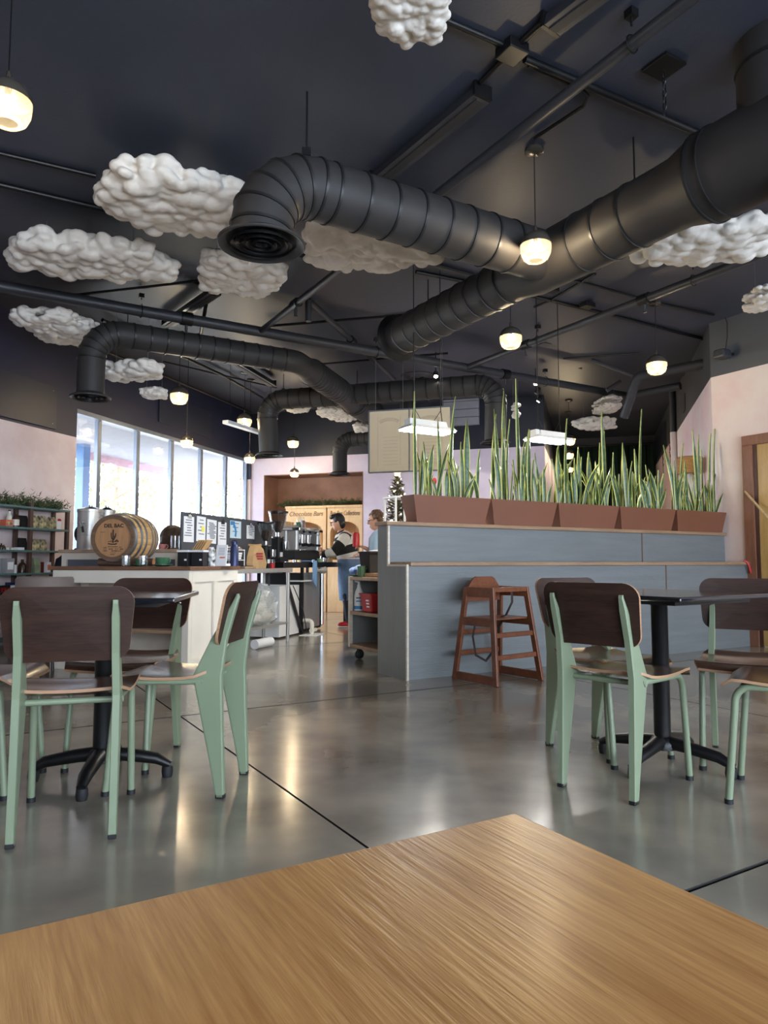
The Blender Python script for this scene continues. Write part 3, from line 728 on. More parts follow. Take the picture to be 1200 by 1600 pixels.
# ------------------------------------------------------------------ cotton clouds
_b = bmesh.new(); bmesh.ops.create_icosphere(_b, subdivisions=2, radius=1.0); _b.verts.index_update()
ICO_V = np.array([v.co[:] for v in _b.verts]); ICO_F = np.array([[v.index for v in f.verts] for f in _b.faces]); _b.free()
def cloud(cx, cy, z, wpx, dm, th, seed, label, sub=2, rz=0.0):
    p = onz(cx, cy, z); W = wpx * p.y / F
    rnd = random.Random(seed); sc_ = min(1.0, max(.5, W / 1.0))
    ph = [rnd.uniform(0, 6.28) for _ in range(3)]
    VV, FF, nv = [], [], 0; lr = .078 * sc_; st = .062 * sc_
    a, b = W / 2 - lr, dm / 2 - lr * .7
    ny, nx = max(1, int(2 * b / st) + 1), max(1, int(2 * a / st) + 1)
    for i in range(-nx // 2, nx // 2 + 1):
        for j in range(-ny // 2, ny // 2 + 1):
            x, y = (i + rnd.uniform(-.45, .45)) * st, (j + rnd.uniform(-.45, .45)) * st
            an = math.atan2(y / max(b, .01), x / max(a, .01)); ir = 1 + .07 * math.sin(3 * an + ph[0]) + .06 * math.sin(5 * an + ph[1])
            q = (abs(x / a) ** 3 + abs(y / max(b, .01)) ** 3) ** (1 / 3) / ir
            if q > 1: continue
            for lay in (0, 1):
                r = lr * rnd.uniform(.62, 1.05) * (1.0 if q < .75 else .9)
                zz = (lay * 2 - 1) * th * .26 * (1 - .5 * max(0, q) ** 4) + rnd.uniform(-.03, .03) * sc_
                M = Matrix.Translation((x, y, zz)) @ Matrix.Rotation(rnd.uniform(0, 3.1), 4, 'Z') @ Matrix.Diagonal((r * rnd.uniform(.9, 1.35), r, r * rnd.uniform(.55, .8), 1))
                A = np.array(M); VV.append(ICO_V @ A[:3, :3].T + A[:3, 3]); FF.append(ICO_F + nv); nv += len(ICO_V)
    me = bpy.data.meshes.new('cloud'); me.from_pydata(np.concatenate(VV).tolist(), [], np.concatenate(FF).tolist()); me.update()
    o = link('cloud', me, m_cloud, None, 0, p, rz)
    md = o.modifiers.new('fuse', 'REMESH'); md.mode = 'VOXEL'; md.voxel_size = .0135 * sc_; md.use_smooth_shade = True
    sm = o.modifiers.new('soften', 'SMOOTH'); sm.factor = .5; sm.iterations = 2
    mb = MB()
    for s in (-.25, .25): mb.cyl((s * W, 0, 0), (s * W, 0, CEIL - .045 - p.z), .0015, seg=4)
    mb.build('hanging_line', m_hoop, o)
    return tag(o, label, 'cloud decoration', 'cotton clouds under the ceiling')
cloud(283, 315, 3.42, 285, .86, .22, 1, 'fluffy white cotton cloud behind the near duct elbow', rz=AG * .5)
cloud(140, 402, 3.40, 268, .74, .18, 2, 'long rectangular cotton cloud at the far left of the ceiling', rz=AG * .25)
cloud(375, 428, 3.40, 146, .86, .18, 3, 'cotton cloud just below the round diffuser of the near duct', rz=AG * .7)
cloud(580, 386, 3.38, 238, .76, .2, 4, 'cotton cloud under the near duct, middle of the ceiling', rz=0)
cloud(645, -4, 3.40, 160, .5, .2, 5, 'cotton cloud cut off by the top edge of the picture', rz=.1)
cloud(1098, 376, 3.36, 234, .7, .2, 6, 'wide cotton cloud under the big duct on the right', rz=-.15)
cloud(1196, 466, 3.34, 62, .45, .24, 7, 'small cotton cloud cut off by the right edge')
cloud(96, 512, 3.36, 112, 1.0, .2, 8, 'cotton cloud behind the elbow of the left duct', rz=-.15)
cloud(206, 579, 3.0, 118, .5, .17, 9, 'cotton cloud under the left duct above the windows', rz=-.3)
cloud(241, 614, 2.9, 48, .3, .14, 10, 'small cotton cloud beside the first window pendant')
cloud(464, 635, 3.25, 46, .55, .14, 11, 'thin cotton cloud beside the crossing ducts')
cloud(530, 646, 3.2, 60, .9, .14, 12, 'cotton cloud beneath the crossing ducts', rz=-.3)
cloud(563, 668, 3.1, 28, .5, .12, 13, 'small cotton cloud left of the menu board')
cloud(949, 633, 3.3, 42, .7, .3, 14, 'small upper cotton cloud beyond the bent pipe')
cloud(930, 662, 3.05, 72, .4, .2, 15, 'lower of two cotton clouds above the green curtain')
cloud(806, 642, 3.1, 16, .4, .3, 16, 'tiny cotton cloud far behind the tall snake plant blades')

# ------------------------------------------------------------------ round ducts
def ring_mesh(r, key, cache={}):
    k = round(r, 3)
    if k not in cache:
        mb = MB(); mb.lathe([(r - .004, -.011), (r + .007, -.008), (r + .007, .008), (r - .004, .011)], seg=28); cache[k] = mb.mesh('seam_ring'); cache[k].materials.append(m_ductring)
    return cache[k]
def seam(p, d, r, parent):
    o = link('seam_ring', ring_mesh(r, 0), None, parent); o.location = p; o.rotation_mode = 'QUATERNION'; o.rotation_quaternion = Vector(d).to_track_quat('Z', 'Y'); return o
def seams(a, b, r, step, parent, off=.1):
    a, b = Vector(a), Vector(b); L = (b - a).length; d = (b - a).normalized(); s = off
    while s < L - .05: seam(a + d * s, d, r, parent); s += step
def diffuser(p, r, parent, name='round_diffuser', d=None):
    M = Matrix.Translation(p)
    if d is not None: M = M @ Vector(d).to_track_quat('-Z', 'Y').to_matrix().to_4x4()
    mb = MB(); mb.lathe([(r * .62, .10), (r * .66, .05), (r, .012), (r, 0), (r * .97, -.004), (r * .80, .02)], seg=32, M=M)
    o = mb.build(name, m_duct, parent)
    for k, q in enumerate((.70, .46, .24)):
        mb = MB(); mb.lathe([(r * q, -.006), (r * q, .012), (r * (q - .10), .03), (r * (q - .17), .02), (r * (q - .10), 0)], seg=28, M=M); mb.build('cone_ring', m_black, o)
    return o
ZB = 3.13
jn = onz(862, 405, ZB); jg = gxy(jn)
e1 = gxy(onz(400, 268, ZB))
left = G(e1[0] - .02, jg[1], ZB)
rB = .178
dB = thing('ceiling_duct', 'black round duct branch bending down to a round diffuser, middle of the ceiling', 'duct', (0, 0, 0))
ctr = G(gxy(onz(365, 330, ZB))[0], jg[1], ZB)
bot = onplane(362, 372, gu, jg[1]); zb = max(2.55, min(2.9, bot.z))
pth = round_path([jn, ctr, Vector((ctr.x, ctr.y, zb + .05))], .34, 5)
mb = MB(); mb.tube(pth, rB, 28); mb.build('pipe', m_duct, dB)
seams(jn, ctr + gv * .36, rB, .20, dB, .42)
for k in (1, 2, 3, 4, 5, 6):
    d = (pth[min(k + 1, len(pth) - 1)] - pth[k - 1]); seam(pth[k], d, rB, dB)
diffuser(Vector((ctr.x, ctr.y, zb)), .25, dB)
# main duct along u
rA, rA2 = .178, .23
endA = onz(640, 532, ZB); ea = gxy(endA); aS = G(jg[0], ea[1], ZB)
tp = gxy(onz(1046, 290, ZB))[1]
dA = thing('ceiling_duct', 'large black main duct running from the upper right to an open flanged end', 'duct', (0, 0, 0))
mb = MB(); mb.tube([aS, G(jg[0], jg[1] + .35, ZB), G(jg[0], jg[1] + .18, ZB), G(jg[0], jg[1] - .3, ZB), G(jg[0], tp + .12, ZB)], [rA, rA, rA + .03, rA + .03, rA + .03], 32); mb.build('pipe', m_duct, dA)
seams(aS, G(jg[0], jg[1] + .2, ZB), rA, .19, dA, .16)
seams(G(jg[0], jg[1] - .28, ZB), G(jg[0], tp + .15, ZB), rA + .03, .22, dA, .05)
mb = MB(); mb.lathe([(rA - .01, -.14), (rA, -.05), (rA + .05, -.01), (rA + .06, 0), (rA + .045, .006), (rA - .02, 0), (rA - .03, -.1), (.01, -.12)], seg=32, M=Matrix.Translation(aS) @ gu.to_track_quat('Z', 'Y').to_matrix().to_4x4()); mb.build('end_flange', m_black, dA)
mb = MB(); mb.tube([G(jg[0], tp + .12, ZB), G(jg[0], tp, ZB), G(jg[0], tp - .18, ZB)], [rA + .03, rA + .035, rA2 + .03], 32); mb.build('reducer', m_duct, dA)
mb = MB(); mb.tube([G(jg[0], tp - .18, ZB), G(jg[0], tp - 1.5, ZB), G(jg[0], tp - 3.4, ZB)], rA2 + .03, 32); mb.build('trunk_pipe', m_duct, dA)
seam(G(jg[0], tp - .18, ZB), gu, rA2 + .032, dA); seam(G(jg[0], tp - .26, ZB), gu, rA2 + .032, dA)
vt = G(jg[0] - .02, tp - .60, ZB)
mb = MB(); mb.cyl(vt, Vector((vt.x, vt.y, CEIL - .05)), .20, seg=28); mb.build('riser', m_duct, dA)
seam(Vector((vt.x, vt.y, ZB + .40)), (0, 0, 1), .20, dA)
g0 = onz(1190, 340, 2.86)
t = thing('supply_grille', 'dark slotted grille box hanging under the big duct at the right edge', 'grille', G(jg[0] + .02, tp - .78, 2.78), AG)
MB().box((0, -.1, .05), (.34, .5, .10)).build('box', m_black, t)
for k in range(7): MB().box((-.172, -.32 + k * .07, .05), (.008, .02, .08)).build('slat', m_doorframe, t)
# left duct, its long run and the crossing pair
ZC = 3.28; rC = .135
cg = gxy(onz(300, 540, ZC)); lC = G(gxy(onz(142, 520, ZC))[0], cg[1], ZC)
kC = G(gxy(onz(462, 566, ZC))[0], cg[1], ZC)
xr = rxy(kC)[0]
dC = thing('ceiling_duct', 'black duct on the left bending down to a diffuser above the windows', 'duct', (0, 0, 0))
zc = at(130, 622, lC.y).z
pth = round_path([Vector((lC.x, lC.y, zc + .05)), lC, kC, kC + ru * .35], [0, .30, .22, 0], 6)
mb = MB(); mb.tube(pth, rC, 24); mb.build('pipe', m_duct, dC)
seams(lC + gv * .35, kC, rC, .17, dC, .05)
for k in range(1, 7): seam(pth[k], pth[k + 1] - pth[k - 1], rC, dC)
diffuser(Vector((lC.x, lC.y, zc)), .20, dC)
rD = .165
dry = rxy(onz(500, 620, ZC))[1]
dW = thing('ceiling_duct', 'ribbed black duct receding towards the back wall', 'duct', (0, 0, 0))
wend = R(xr, dry + 1.25, ZC)
wst = kC + ru * .30
mb = MB(); mb.tube([wst, wst + ru * .15, R(xr, dry, ZC), R(xr, dry + .6, ZC), wend], [rC, rD, rD, rD + .05, rD + .04], 24); mb.build('pipe', m_duct, dW)
seams(wst + ru * .15, R(xr, dry - .15, ZC), rD, .10, dW, .03); seams(R(xr, dry + .25, ZC), wend, rD + .04, .10, dW)
lx = rxy(onz(412, 624, ZC))[0]; rx_ = rxy(onz(775, 600, ZC))[0]
dD = thing('ceiling_duct', 'black cross duct with both ends bent down, behind the hanging menu board', 'duct', (0, 0, 0))
zl = at(437, 712, R(lx, dry).y).z; zr = at(765, 693, R(rx_, dry).y).z
pth = round_path([R(lx + .06, dry, zl + .04), R(lx, dry, ZC), R(rx_, dry, ZC), R(rx_ - .02, dry, zr)], .26, 6)
mb = MB(); mb.tube(pth, rD - .02, 24); mb.build('pipe', m_duct, dD)
seams(R(lx + .3, dry, ZC), R(rx_ - .2, dry, ZC), rD - .02, .17, dD)
for k in list(range(1, 7)) + list(range(9, 15)): seam(pth[k], pth[k + 1] - pth[k - 1], rD - .02, dD)
diffuser(R(lx + .06, dry, zl), .2, dD); diffuser(R(rx_ - .02, dry, zr), .2, dD)
dE = thing('ceiling_duct', 'short black duct bending down in front of the terracotta niche', 'duct', (0, 0, 0))
ey = 11.3; pe = onplane(548, 686, ru, ey); ex, ez = rxy(pe)[0], pe.z
zb2 = onplane(531, 742, ru, ey).z; ex2 = rxy(onplane(531, 742, ru, ey))[0]
pth = round_path([R(ex2, ey, zb2), R(ex2, ey, ez), R(ex + 1.0, ey, ez), R(ex + 1.0, ey, CEIL - .01)], .22, 6)
mb = MB(); mb.tube(pth, .125, 22); mb.build('pipe', m_duct, dE)
for k in list(range(1, 8)): seam(pth[k], pth[k + 1] - pth[k - 1], .125, dE)
seams(R(ex2 + .25, ey, ez), R(ex + .8, ey, ez), .125, .12, dE)
diffuser(R(ex2, ey, zb2), .19, dE)
# duct hanger rods
for nm, par, (x, y), r, zz in (('hanger_rod', dB, (479, 238), rB, ZB), ('hanger_rod', dA, (992, 300), rA, ZB), ('hanger_rod', dA, (669, 495), rA, ZB), ('hanger_rod', dC, (199, 520), rC, ZC), ('hanger_rod', dD, (443, 610), rD, ZC), ('hanger_rod', dD, (558, 605), rD, ZC)):
    p = onz(x, y, zz + r)
    mb = MB(); mb.cyl((p.x, p.y, zz + r - .03), (p.x, p.y, CEIL - .04), .006, seg=6); mb.box((p.x, p.y, zz + r), (.05, .03, .05)); mb.build(nm, m_black, par)

# ------------------------------------------------------------------ sprinkler pipes
ZP = 3.50
def pipe(a, b, r, label, hang=(), tees=()):
    t = thing('sprinkler_pipe', label, 'pipe', (0, 0, 0))
    mb = MB(); mb.tube([a, b], r, 12); mb.build('pipe', m_pipe, t)
    for s in tees:
        p = a.lerp(b, s); d = (b - a).normalized()
        mb = MB(); mb.tube([p - d * .06, p - d * .058, p + d * .058, p + d * .06], [r, r + .016, r + .016, r], 12); o = mb.build('coupling', m_black, t)
        mb = MB(); mb.lathe([(.012, -r - .10), (.02, -r - .095), (.012, -r - .07), (.016, -r - .05), (.016, -r + .01)], tuple(p), 10, caps=True); mb.build('sprinkler_head', m_pipe, o)
    for s in hang:
        p = a.lerp(b, s)
        mb = MB(); mb.tube([(p.x, p.y, p.z + r + .06), (p.x, p.y, CEIL - .07)], .006, 6); mb.box((p.x, p.y, CEIL - .07), (.05, .05, .045), AG)
        mb.tube([Vector((p.x, p.y, p.z)) + (Vector(((b - a).y, -(b - a).x, 0)).normalized() * math.cos(q) * (r + .006) + Vector((0, 0, math.sin(q) * (r + .012)))) for q in [i * math.pi / 6 for i in range(13)]], .005, 5)
        mb.build('pipe_hanger', m_black, t)
    return t
p1a, p1b = onz(-260, 421, ZP), onz(985, 612, ZP)
p1y = (gxy(onz(300, 505, ZP))[1] + gxy(onz(800, 583, ZP))[1]) / 2
def P1(x): return G(gxy(onz(x, 500, ZP))[0], p1y, ZP)
def gx_line(x, gy):      # grid x of the picture column x on the line gy, height ZP
    p = onplane(x, 520, gu, gy); return p.dot(gv)
pipe(G(gx_line(-120, p1y), p1y, ZP), G(gx_line(988, p1y), p1y, ZP), .058, 'long grey sprinkler main crossing the ceiling from left to right', (.2, .5, .8), (.25, .72))
def upipe(xy0, xy1, r, label, **k):
    a, b = onz(*xy0, ZP), onz(*xy1, ZP); gx = (gxy(a)[0] + gxy(b)[0]) / 2
    return pipe(G(gx, gxy(a)[1], ZP), G(gx, gxy(b)[1], ZP), r, label, **k)
a2 = onz(395, 523, ZP); b2 = onz(1060, 22, ZP)
pipe(G((gxy(a2)[0] + gxy(b2)[0]) / 2, p1y, ZP), G((gxy(a2)[0] + gxy(b2)[0]) / 2, -.9, ZP), .034, 'thin sprinkler branch running to the top right corner', (.30, .62), (.12, .72))
a3 = onz(725, 575, ZP); b3 = onz(1195, 397, ZP)
pipe(G((gxy(a3)[0] + gxy(b3)[0]) / 2, p1y, ZP), G((gxy(a3)[0] + gxy(b3)[0]) / 2, .6, ZP), .04, 'sprinkler branch passing under the right cotton cloud', (.2, .5), (.17, .42))
a4 = onz(482, 470, ZP + .12); b4 = onz(615, 592, ZP + .12)
t = thing('sprinkler_pipe', 'sprinkler branch with a riser dropping to the main, above the receding duct', 'pipe', (0, 0, 0))
mb = MB(); mb.tube([a4, b4], .035, 12); mb.build('pipe', m_pipe, t)
mb = MB(); mb.cyl((a4.x, a4.y, a4.z), (a4.x, a4.y, ZP - .1), .035, seg=12); mb.build('riser', m_pipe, t)
mb = MB(); p = a4.lerp(b4, .42); d = (b4 - a4).normalized(); mb.tube([p - d * .06, p + d * .06], .05, 12); mb.build('coupling', m_black, t)
# bent pipe at the right: goes along, elbows and drops
q0, q1, q2 = at(1112, 566, 8.6), at(996, 588, 9.3), at(975, 652, 9.6)
t = thing('standpipe', 'thick bent grey pipe at the right wall above the plants', 'pipe', (0, 0, 0))
mb = MB(); mb.tube(round_path([q0, q1, q2], .12, 6), .062, 16); mb.build('pipe', m_pipe, t)
q3, q4 = at(1063, 603, 9.8), at(985, 618, 10.3)
mb = MB(); mb.tube([q3, q4], .055, 14); mb.build('cross_pipe', m_pipe, t)
q5 = at(992, 588, 9.35); q6 = at(925, 562, 9.6)
mb = MB(); mb.tube([q5, q6], .024, 10); mb.build('branch', m_pipe, t)
mb = MB(); mb.tube([at(970, 596, 10.0), at(948, 610, 10.0)], .03, 10); mb.build('branch', m_pipe, t)
# ceiling conduits (thin black tubes fixed to the soffit), fixture channels, boxes
ZK = CEIL - .068
def conduit(pts, r, label):
    mb = MB(); mb.tube([onz(x, y, ZK) for x, y in pts], r, 8); return tag(mb.build('conduit', m_black), label, 'conduit')
conduit([(684, 26), (800, 76)], .016, 'black conduit from the top cotton cloud to the ceiling junction box')
conduit([(820, 92), (1110, 216)], .022, 'black conduit from the junction box to the big duct riser')
conduit([(800, 78), (862, 22)], .018, 'short black conduit from the junction box to the top light channel')
conduit([(797, 82), (752, 128)], .016, 'short black conduit from the junction box to the long light channel')
conduit([(-20, 284), (210, 338), (420, 388), (530, 412)], .022, 'long black conduit passing behind the left clouds')
conduit([(-20, 235), (150, 275)], .018, 'black conduit at the left wall behind the upper left cloud')
conduit([(650, 425), (800, 455), (985, 500), (1100, 530)], .02, 'black conduit from the middle cloud to the right wall')
conduit([(668, 410), (762, 436)], .016, 'short black conduit above the open duct end')
conduit([(835, 216), (912, 166), (918, 150), (908, 140), (826, 102)], .012, 'looped black cable feeding the near glowing pendant')
conduit([(895, 438), (950, 452), (1012, 470), (1115, 492)], .014, 'black conduit feeding the right pendant')
conduit([(930, 428), (860, 470), (835, 480)], .014, 'short black conduit behind the main duct')
conduit([(157, 546), (392, 644)], .02, 'black conduit along the ceiling edge above the windows')
conduit([(100, 463), (325, 437)], .014, 'black conduit under the far left clouds')
conduit([(160, 500), (345, 585), (410, 622)], .022, 'black conduit beside the left duct leading to the crossing ducts')
conduit([(255, 565), (432, 606)], .012, 'thin wire above the window pendants')
conduit([(415, 510), (560, 498), (640, 492)], .016, 'black conduit across the far ceiling by the open duct end')
conduit([(490, 570), (600, 560), (700, 552)], .014, 'black conduit above the hanging menu board')
conduit([(880, 560), (1000, 552)], .012, 'black conduit beyond the right pendant')
def channel(x0, x1, label, w=.13):
    a, b = onz(*x0, CEIL - .10), onz(*x1, CEIL - .10); d = b - a
    t = thing('light_channel', label, 'light fixture', (0, 0, 0))
    rt = Matrix.Rotation(math.atan2(d.y, d.x), 4, 'Z'); M = Matrix.Translation((a + b) / 2) @ rt
    mb = MB(); mb.box((0, 0, 0), (d.length, w, .07), M=M, top=(1, .7)); mb.build('housing', m_pipe, t, .004)
    for s in (-.5, .5):
        mb = MB(); mb.box((s * (d.length + .02), 0, .01), (.02, w, .09), M=M); mb.build('end_cap', m_black, t)
    mb = MB(); mb.box((0, 0, -.038), (d.length * .98, w * .4, .008), M=M); mb.build('reflector', m_duct, t)
    return t
channel((752, 146), (590, 280), 'long unlit strip light channel beside the near duct')
channel((862, 38), (985, -55), 'unlit strip light channel at the top edge of the ceiling')
channel((335, 455), (262, 505), 'unlit strip light channel behind the left sprinkler main')
channel((345, 552), (425, 600), 'unlit strip light channel above the window pendants')
mb = MB(); p = onz(800, 80, CEIL - .085); mb.box((0, 0, 0), (.13, .13, .06)); tag(mb.build('junction_box', m_black, None, .005, p, AG), 'black ceiling junction box where conduits meet', 'junction box')
for (x, y, l) in ((665, 160, ''),): pass
p = onz(860, 451, CEIL - .09); tag(MB().box((0, 0, 0), (.16, .10, .06)).build('junction_box', m_black, None, .005, p, AG), 'black double junction box below the duct crossing', 'junction box')
p = onz(918, 477, CEIL - .09); tag(MB().box((0, 0, 0), (.14, .10, .05)).build('junction_box', m_black, None, .005, p, AG), 'black junction box left of the right pendant', 'junction box')
p = onz(852, 535, CEIL - .03); tag(MB().box((0, 0, 0), (.14, .10, .05)).build('junction_box', m_black, None, .005, p, AG), 'black junction box above the distant track spots', 'junction box')
# chain and plate at the top right
p = onz(1037, 103, CEIL - .06)
t = thing('ceiling_hook', 'square ceiling plate with a short dangling chain', 'hook', p, AG)
mb = MB(); mb.box((0, 0, -.006), (.17, .17, .02)); mb.build('plate', m_black, t, .004)
for k in range(7):
    mb = MB(); r = .016
    mb.tube([(r * .7 * math.cos(a), 0, -.045 - k * .038 + r * 1.5 * math.sin(a)) for a in [i * math.pi / 4 for i in range(8)]], .0035, 5, closed=True)
    o = mb.build('chain_link', m_black, t); o.rotation_euler = (0, 0, (k % 2) * math.pi / 2)
# diagonal braces under the roof
for (a, b, l) in (((328, 440), (314, 522), 'black diagonal roof brace under the third cloud'), ((300, 440), (338, 452), 'short black roof brace near the left pendant canopy')):
    pa, pb = onz(*a, CEIL - .05), onz(*b, ZP)
    mb = MB(); mb.tube([pa, pb], .02, 8); tag(mb.build('roof_brace', m_black), l, 'brace')
for (a, b, l, d) in (((880, 562), (896, 470), '', 9),): pass
for (x, y0, y1, d, r, l) in ((906, 548, 590, 10.2, .03, 'dark vertical riser pipe near the right pendant'), (484, 470, 530, 7.6, .03, ''),):
    if not l: continue
    pa, pb = at(x, y1, d), at(x, y0, d); pa = Vector((pa.x, pa.y, CEIL - .01))
    mb = MB(); mb.cyl(pb + Vector((0, 0, -.25)), pa, r, seg=10); tag(mb.build('riser_pipe', m_pipe), l, 'pipe')
# ------------------------------------------------------------------ pendants
def make_pendant(p, dia, label, drop_to=CEIL - .05):
    t = thing('pendant_lamp', label, 'lamp', p, 0, 'glass globe pendants')
    r = dia / 2; s = r / .105
    mb = MB(); mb.lathe([(r, .012 * s), (r * .985, .035 * s), (r * .86, .065 * s), (r * .62, .088 * s), (r * .32, .102 * s), (.014 * s, .112 * s), (.010 * s, .15 * s), (.005, .155 * s)], seg=28); mb.build('upper_dome', m_dome, t)
    mb = MB(); mb.lathe([(r, .012 * s), (r * 1.0, -.01 * s), (r * .96, -.045 * s), (r * .82, -.08 * s), (r * .62, -.098 * s), (r * .48, -.10 * s), (r * .46, -.092 * s), (r * .6, -.085 * s)], seg=28); mb.build('glass_bowl', m_amber, t)
    mb = MB(); mb.ball((0, 0, -.005 * s), (.03 * s, .03 * s, .042 * s), 14, 10); mb.build('bulb', m_bulb, t)
    mb = MB(); mb.cyl((0, 0, .035 * s), (0, 0, .09 * s), .016 * s, seg=10); mb.build('socket', m_black, t)
    zt = drop_to - p.z
    mb = MB(); mb.cyl((0, 0, .15 * s), (0, 0, zt), .0035, seg=6); mb.build('cord', m_black, t)
    mb = MB(); mb.lathe([(.062, 0), (.064, -.004), (.064, -.022), (.056, -.028), (.0, -.028)], (0, 0, zt), 20); mb.build('canopy', m_dome, t)
    ld = bpy.data.lights.new('bulb_light', 'POINT'); ld.energy = LAMP_W * s * s; ld.color = (1, .82, .56); ld.shadow_soft_size = .035 * s
    lo = bpy.data.objects.new('bulb_light', ld); COL.objects.link(lo); lo.parent = t; lo.location = (0, 0, -.06 * s)
    return t
make_pendant(onz(12, 161, 2.98), .205, 'glowing glass pendant cut off at the upper left edge')
make_pendant(onz(837, 386, 3.0), .205, 'glowing glass pendant in front of the near duct junction')
make_pendant(onz(798, 528, 3.0), .205, 'glowing glass pendant beside the open duct end')
make_pendant(onz(1026, 570, 3.0), .21, 'glowing glass pendant near the right wall')
make_pendant(onz(280, 618, 3.0), .225, 'glowing glass pendant nearest over the windows', CEIL)
make_pendant(onz(382, 657, 3.0), .215, 'glowing glass pendant in the middle of the upper window row', CEIL)
make_pendant(onz(458, 691, 2.98), .2, 'glowing glass pendant of the upper row nearest the niche', CEIL)
make_pendant(onz(292, 690, 2.5), .165, 'glowing glass pendant hanging lowest before the third window pane', CEIL)
make_pendant(onz(390, 716, 2.5), .165, 'glowing glass pendant in front of the last window mullion', CEIL)
make_pendant(onz(460, 739, 2.5), .165, 'small glowing glass pendant in front of the terracotta niche', CEIL)
make_pendant(at(890, 687, 12.2), .2, 'upper of three far glowing pendants behind the plants', CEIL)
make_pendant(at(889, 710, 13.2), .18, 'middle of three far glowing pendants behind the plants', CEIL)
make_pendant(at(890, 732, 14.4), .16, 'lowest of three far glowing pendants behind the plants', CEIL)
# extra pendant canopy over the main duct
p = onz(797, 412, CEIL - .05); mb = MB(); mb.lathe([(.064, 0), (.064, -.022), (.056, -.03), (0, -.03)], seg=20); tag(mb.build('ceiling_canopy', m_dome, None, 0, p), 'round metal ceiling canopy behind the glowing pendant', 'canopy')
# track spots
def spot(x, y, d, aim, label, lit=True):
    p = at(x, y, d)
    t = thing('track_spot', label, 'spotlight', p)
    dv = Vector(aim).normalized(); M = dv.to_track_quat('-Z', 'Y').to_matrix().to_4x4()
    mb = MB(); mb.lathe([(.030, -.01), (.034, -.005), (.034, .07), (.018, .10), (.0, .10)], seg=16, M=M); mb.build('can', m_blackm, t)
    mb = MB(); mb.lathe([(.027, -.004), (.0, -.004)], seg=16, M=M); mb.build('lens', m_spot if lit else m_chrome, t)
    mb = MB(); mb.cyl((0, 0, .05), (0, 0, CEIL - p.z), .008, seg=8); mb.build('stem', m_blackm, t)
    if lit:
        ld = bpy.data.lights.new('spot_light', 'SPOT'); ld.energy = 40; ld.spot_size = 1.2; ld.color = (1, .93, .82); ld.shadow_soft_size = .03
        lo = bpy.data.objects.new('spot_light', ld); COL.objects.link(lo); lo.parent = t; lo.rotation_euler = dv.to_track_quat('-Z', 'Y').to_euler(); lo.location = dv * .03
spot(681, 588, 9.4, (0, -.6, -.8), 'lit black track spotlight above the menu board')
spot(837, 600, 10.2, (-.2, -.6, -.8), 'lit black track spotlight, uppermost of the group of three')
spot(838, 614, 10.9, (-.5, .2, -.8), 'black track spotlight, middle of the group of three')
spot(841, 627, 11.3, (-.5, -.1, -.8), 'black track spotlight, lowest of the group of three')
# round ceiling diffuser, air handler, emergency light, wall speaker
p = onz(653, 588, CEIL - .01); t = thing('ceiling_diffuser', 'flat round grey ceiling vent above the cross duct', 'vent', (p.x, p.y, CEIL))
for k, (r0, r1, z) in enumerate(((.26, .19, -.02), (.17, .10, -.032), (.08, .0, -.04))):
    mb = MB(); mb.lathe([(r0, 0), (r0, -.008), (r1, z), (r1 * .9, z + .006)], seg=28); mb.build('vent_ring', m_pipe, t)
p = at(724, 644, 12.4); t = thing('air_handler', 'boxy grey air duct with seams high behind the plants', 'duct', p, AR)
for k in range(4): MB().box((0, 0, .21 - k * .14), (.62 - .0 * k, .5, .132)).build('panel', m_stucco, t, .004)
MB().box((0, .02, .55), (.58, .46, .55)).build('neck', m_duct, t)
p = at(1031, 623, 13.0); t = thing('emergency_light', 'white square emergency light on the far right wall', 'light fixture', p, AR)
MB().box((0, 0, 0), (.22, .12, .2)).build('case', m_lwhite, t, .02)
for s in (-1, 1): mb = MB(); mb.ball((-.12, s * .03, -.03), .04, 10, 6); mb.build('lamp_head', m_lwhite, t)
pw = onplane(1145, 556, gv, GX)
t = thing('wall_speaker', 'small dark speaker on a bracket on the right wall', 'speaker', pw, AG)
mb = MB(); mb.box((-.16, .02, 0), (.17, .14, .10), top=(.9, .9)); mb.build('cabinet', m_pipe, t, .02)
mb = MB(); mb.cyl((-.08, 0, .01), (0, 0, .02), .018, seg=8); mb.build('bracket', m_black, t)
mb = MB(); mb.tube([(-.09, .03, .05), (-.03, .04, .22), (-.01, .05, .40), (-.03, .06, .46)], .004, 5); mb.build('cable', m_black, t)
pw2 = onplane(1060, 600, rv, RX)
for k, (x, y0, l) in enumerate(((1058, 3.7, 'pink painted'),)):
    py = rxy(onplane(x, 700, rv, RX))[1]
    mb = MB(); mb.cyl((0, 0, 0), (0, 0, CEIL), .05, seg=12); mb.build('downpipe', m_rfar, wfr, 0, R(RX - .052, py))
for (x0, x1, z0, z1) in ((1022, 1042, 2.5, 3.3),):
    a, b = rxy(onplane(x0, 700, rv, RX))[1], rxy(onplane(x1, 700, rv, RX))[1]
    mb = MB(); mb.bx(RX - .03, RX - .002, min(a, b), max(a, b), 3.06, 3.55); mb.build('access_panel', m_panel, wfr, 0, None, AR)
py = rxy(onplane(1070, 640, rv, RX))[1]; mb = MB(); mb.bx(RX - .012, RX - .002, py - .12, py + .12, 3.15, 3.4); mb.build('vent_plate', m_pipe, wfr, 0, None, AR)
py = ry_px(1000, RX)
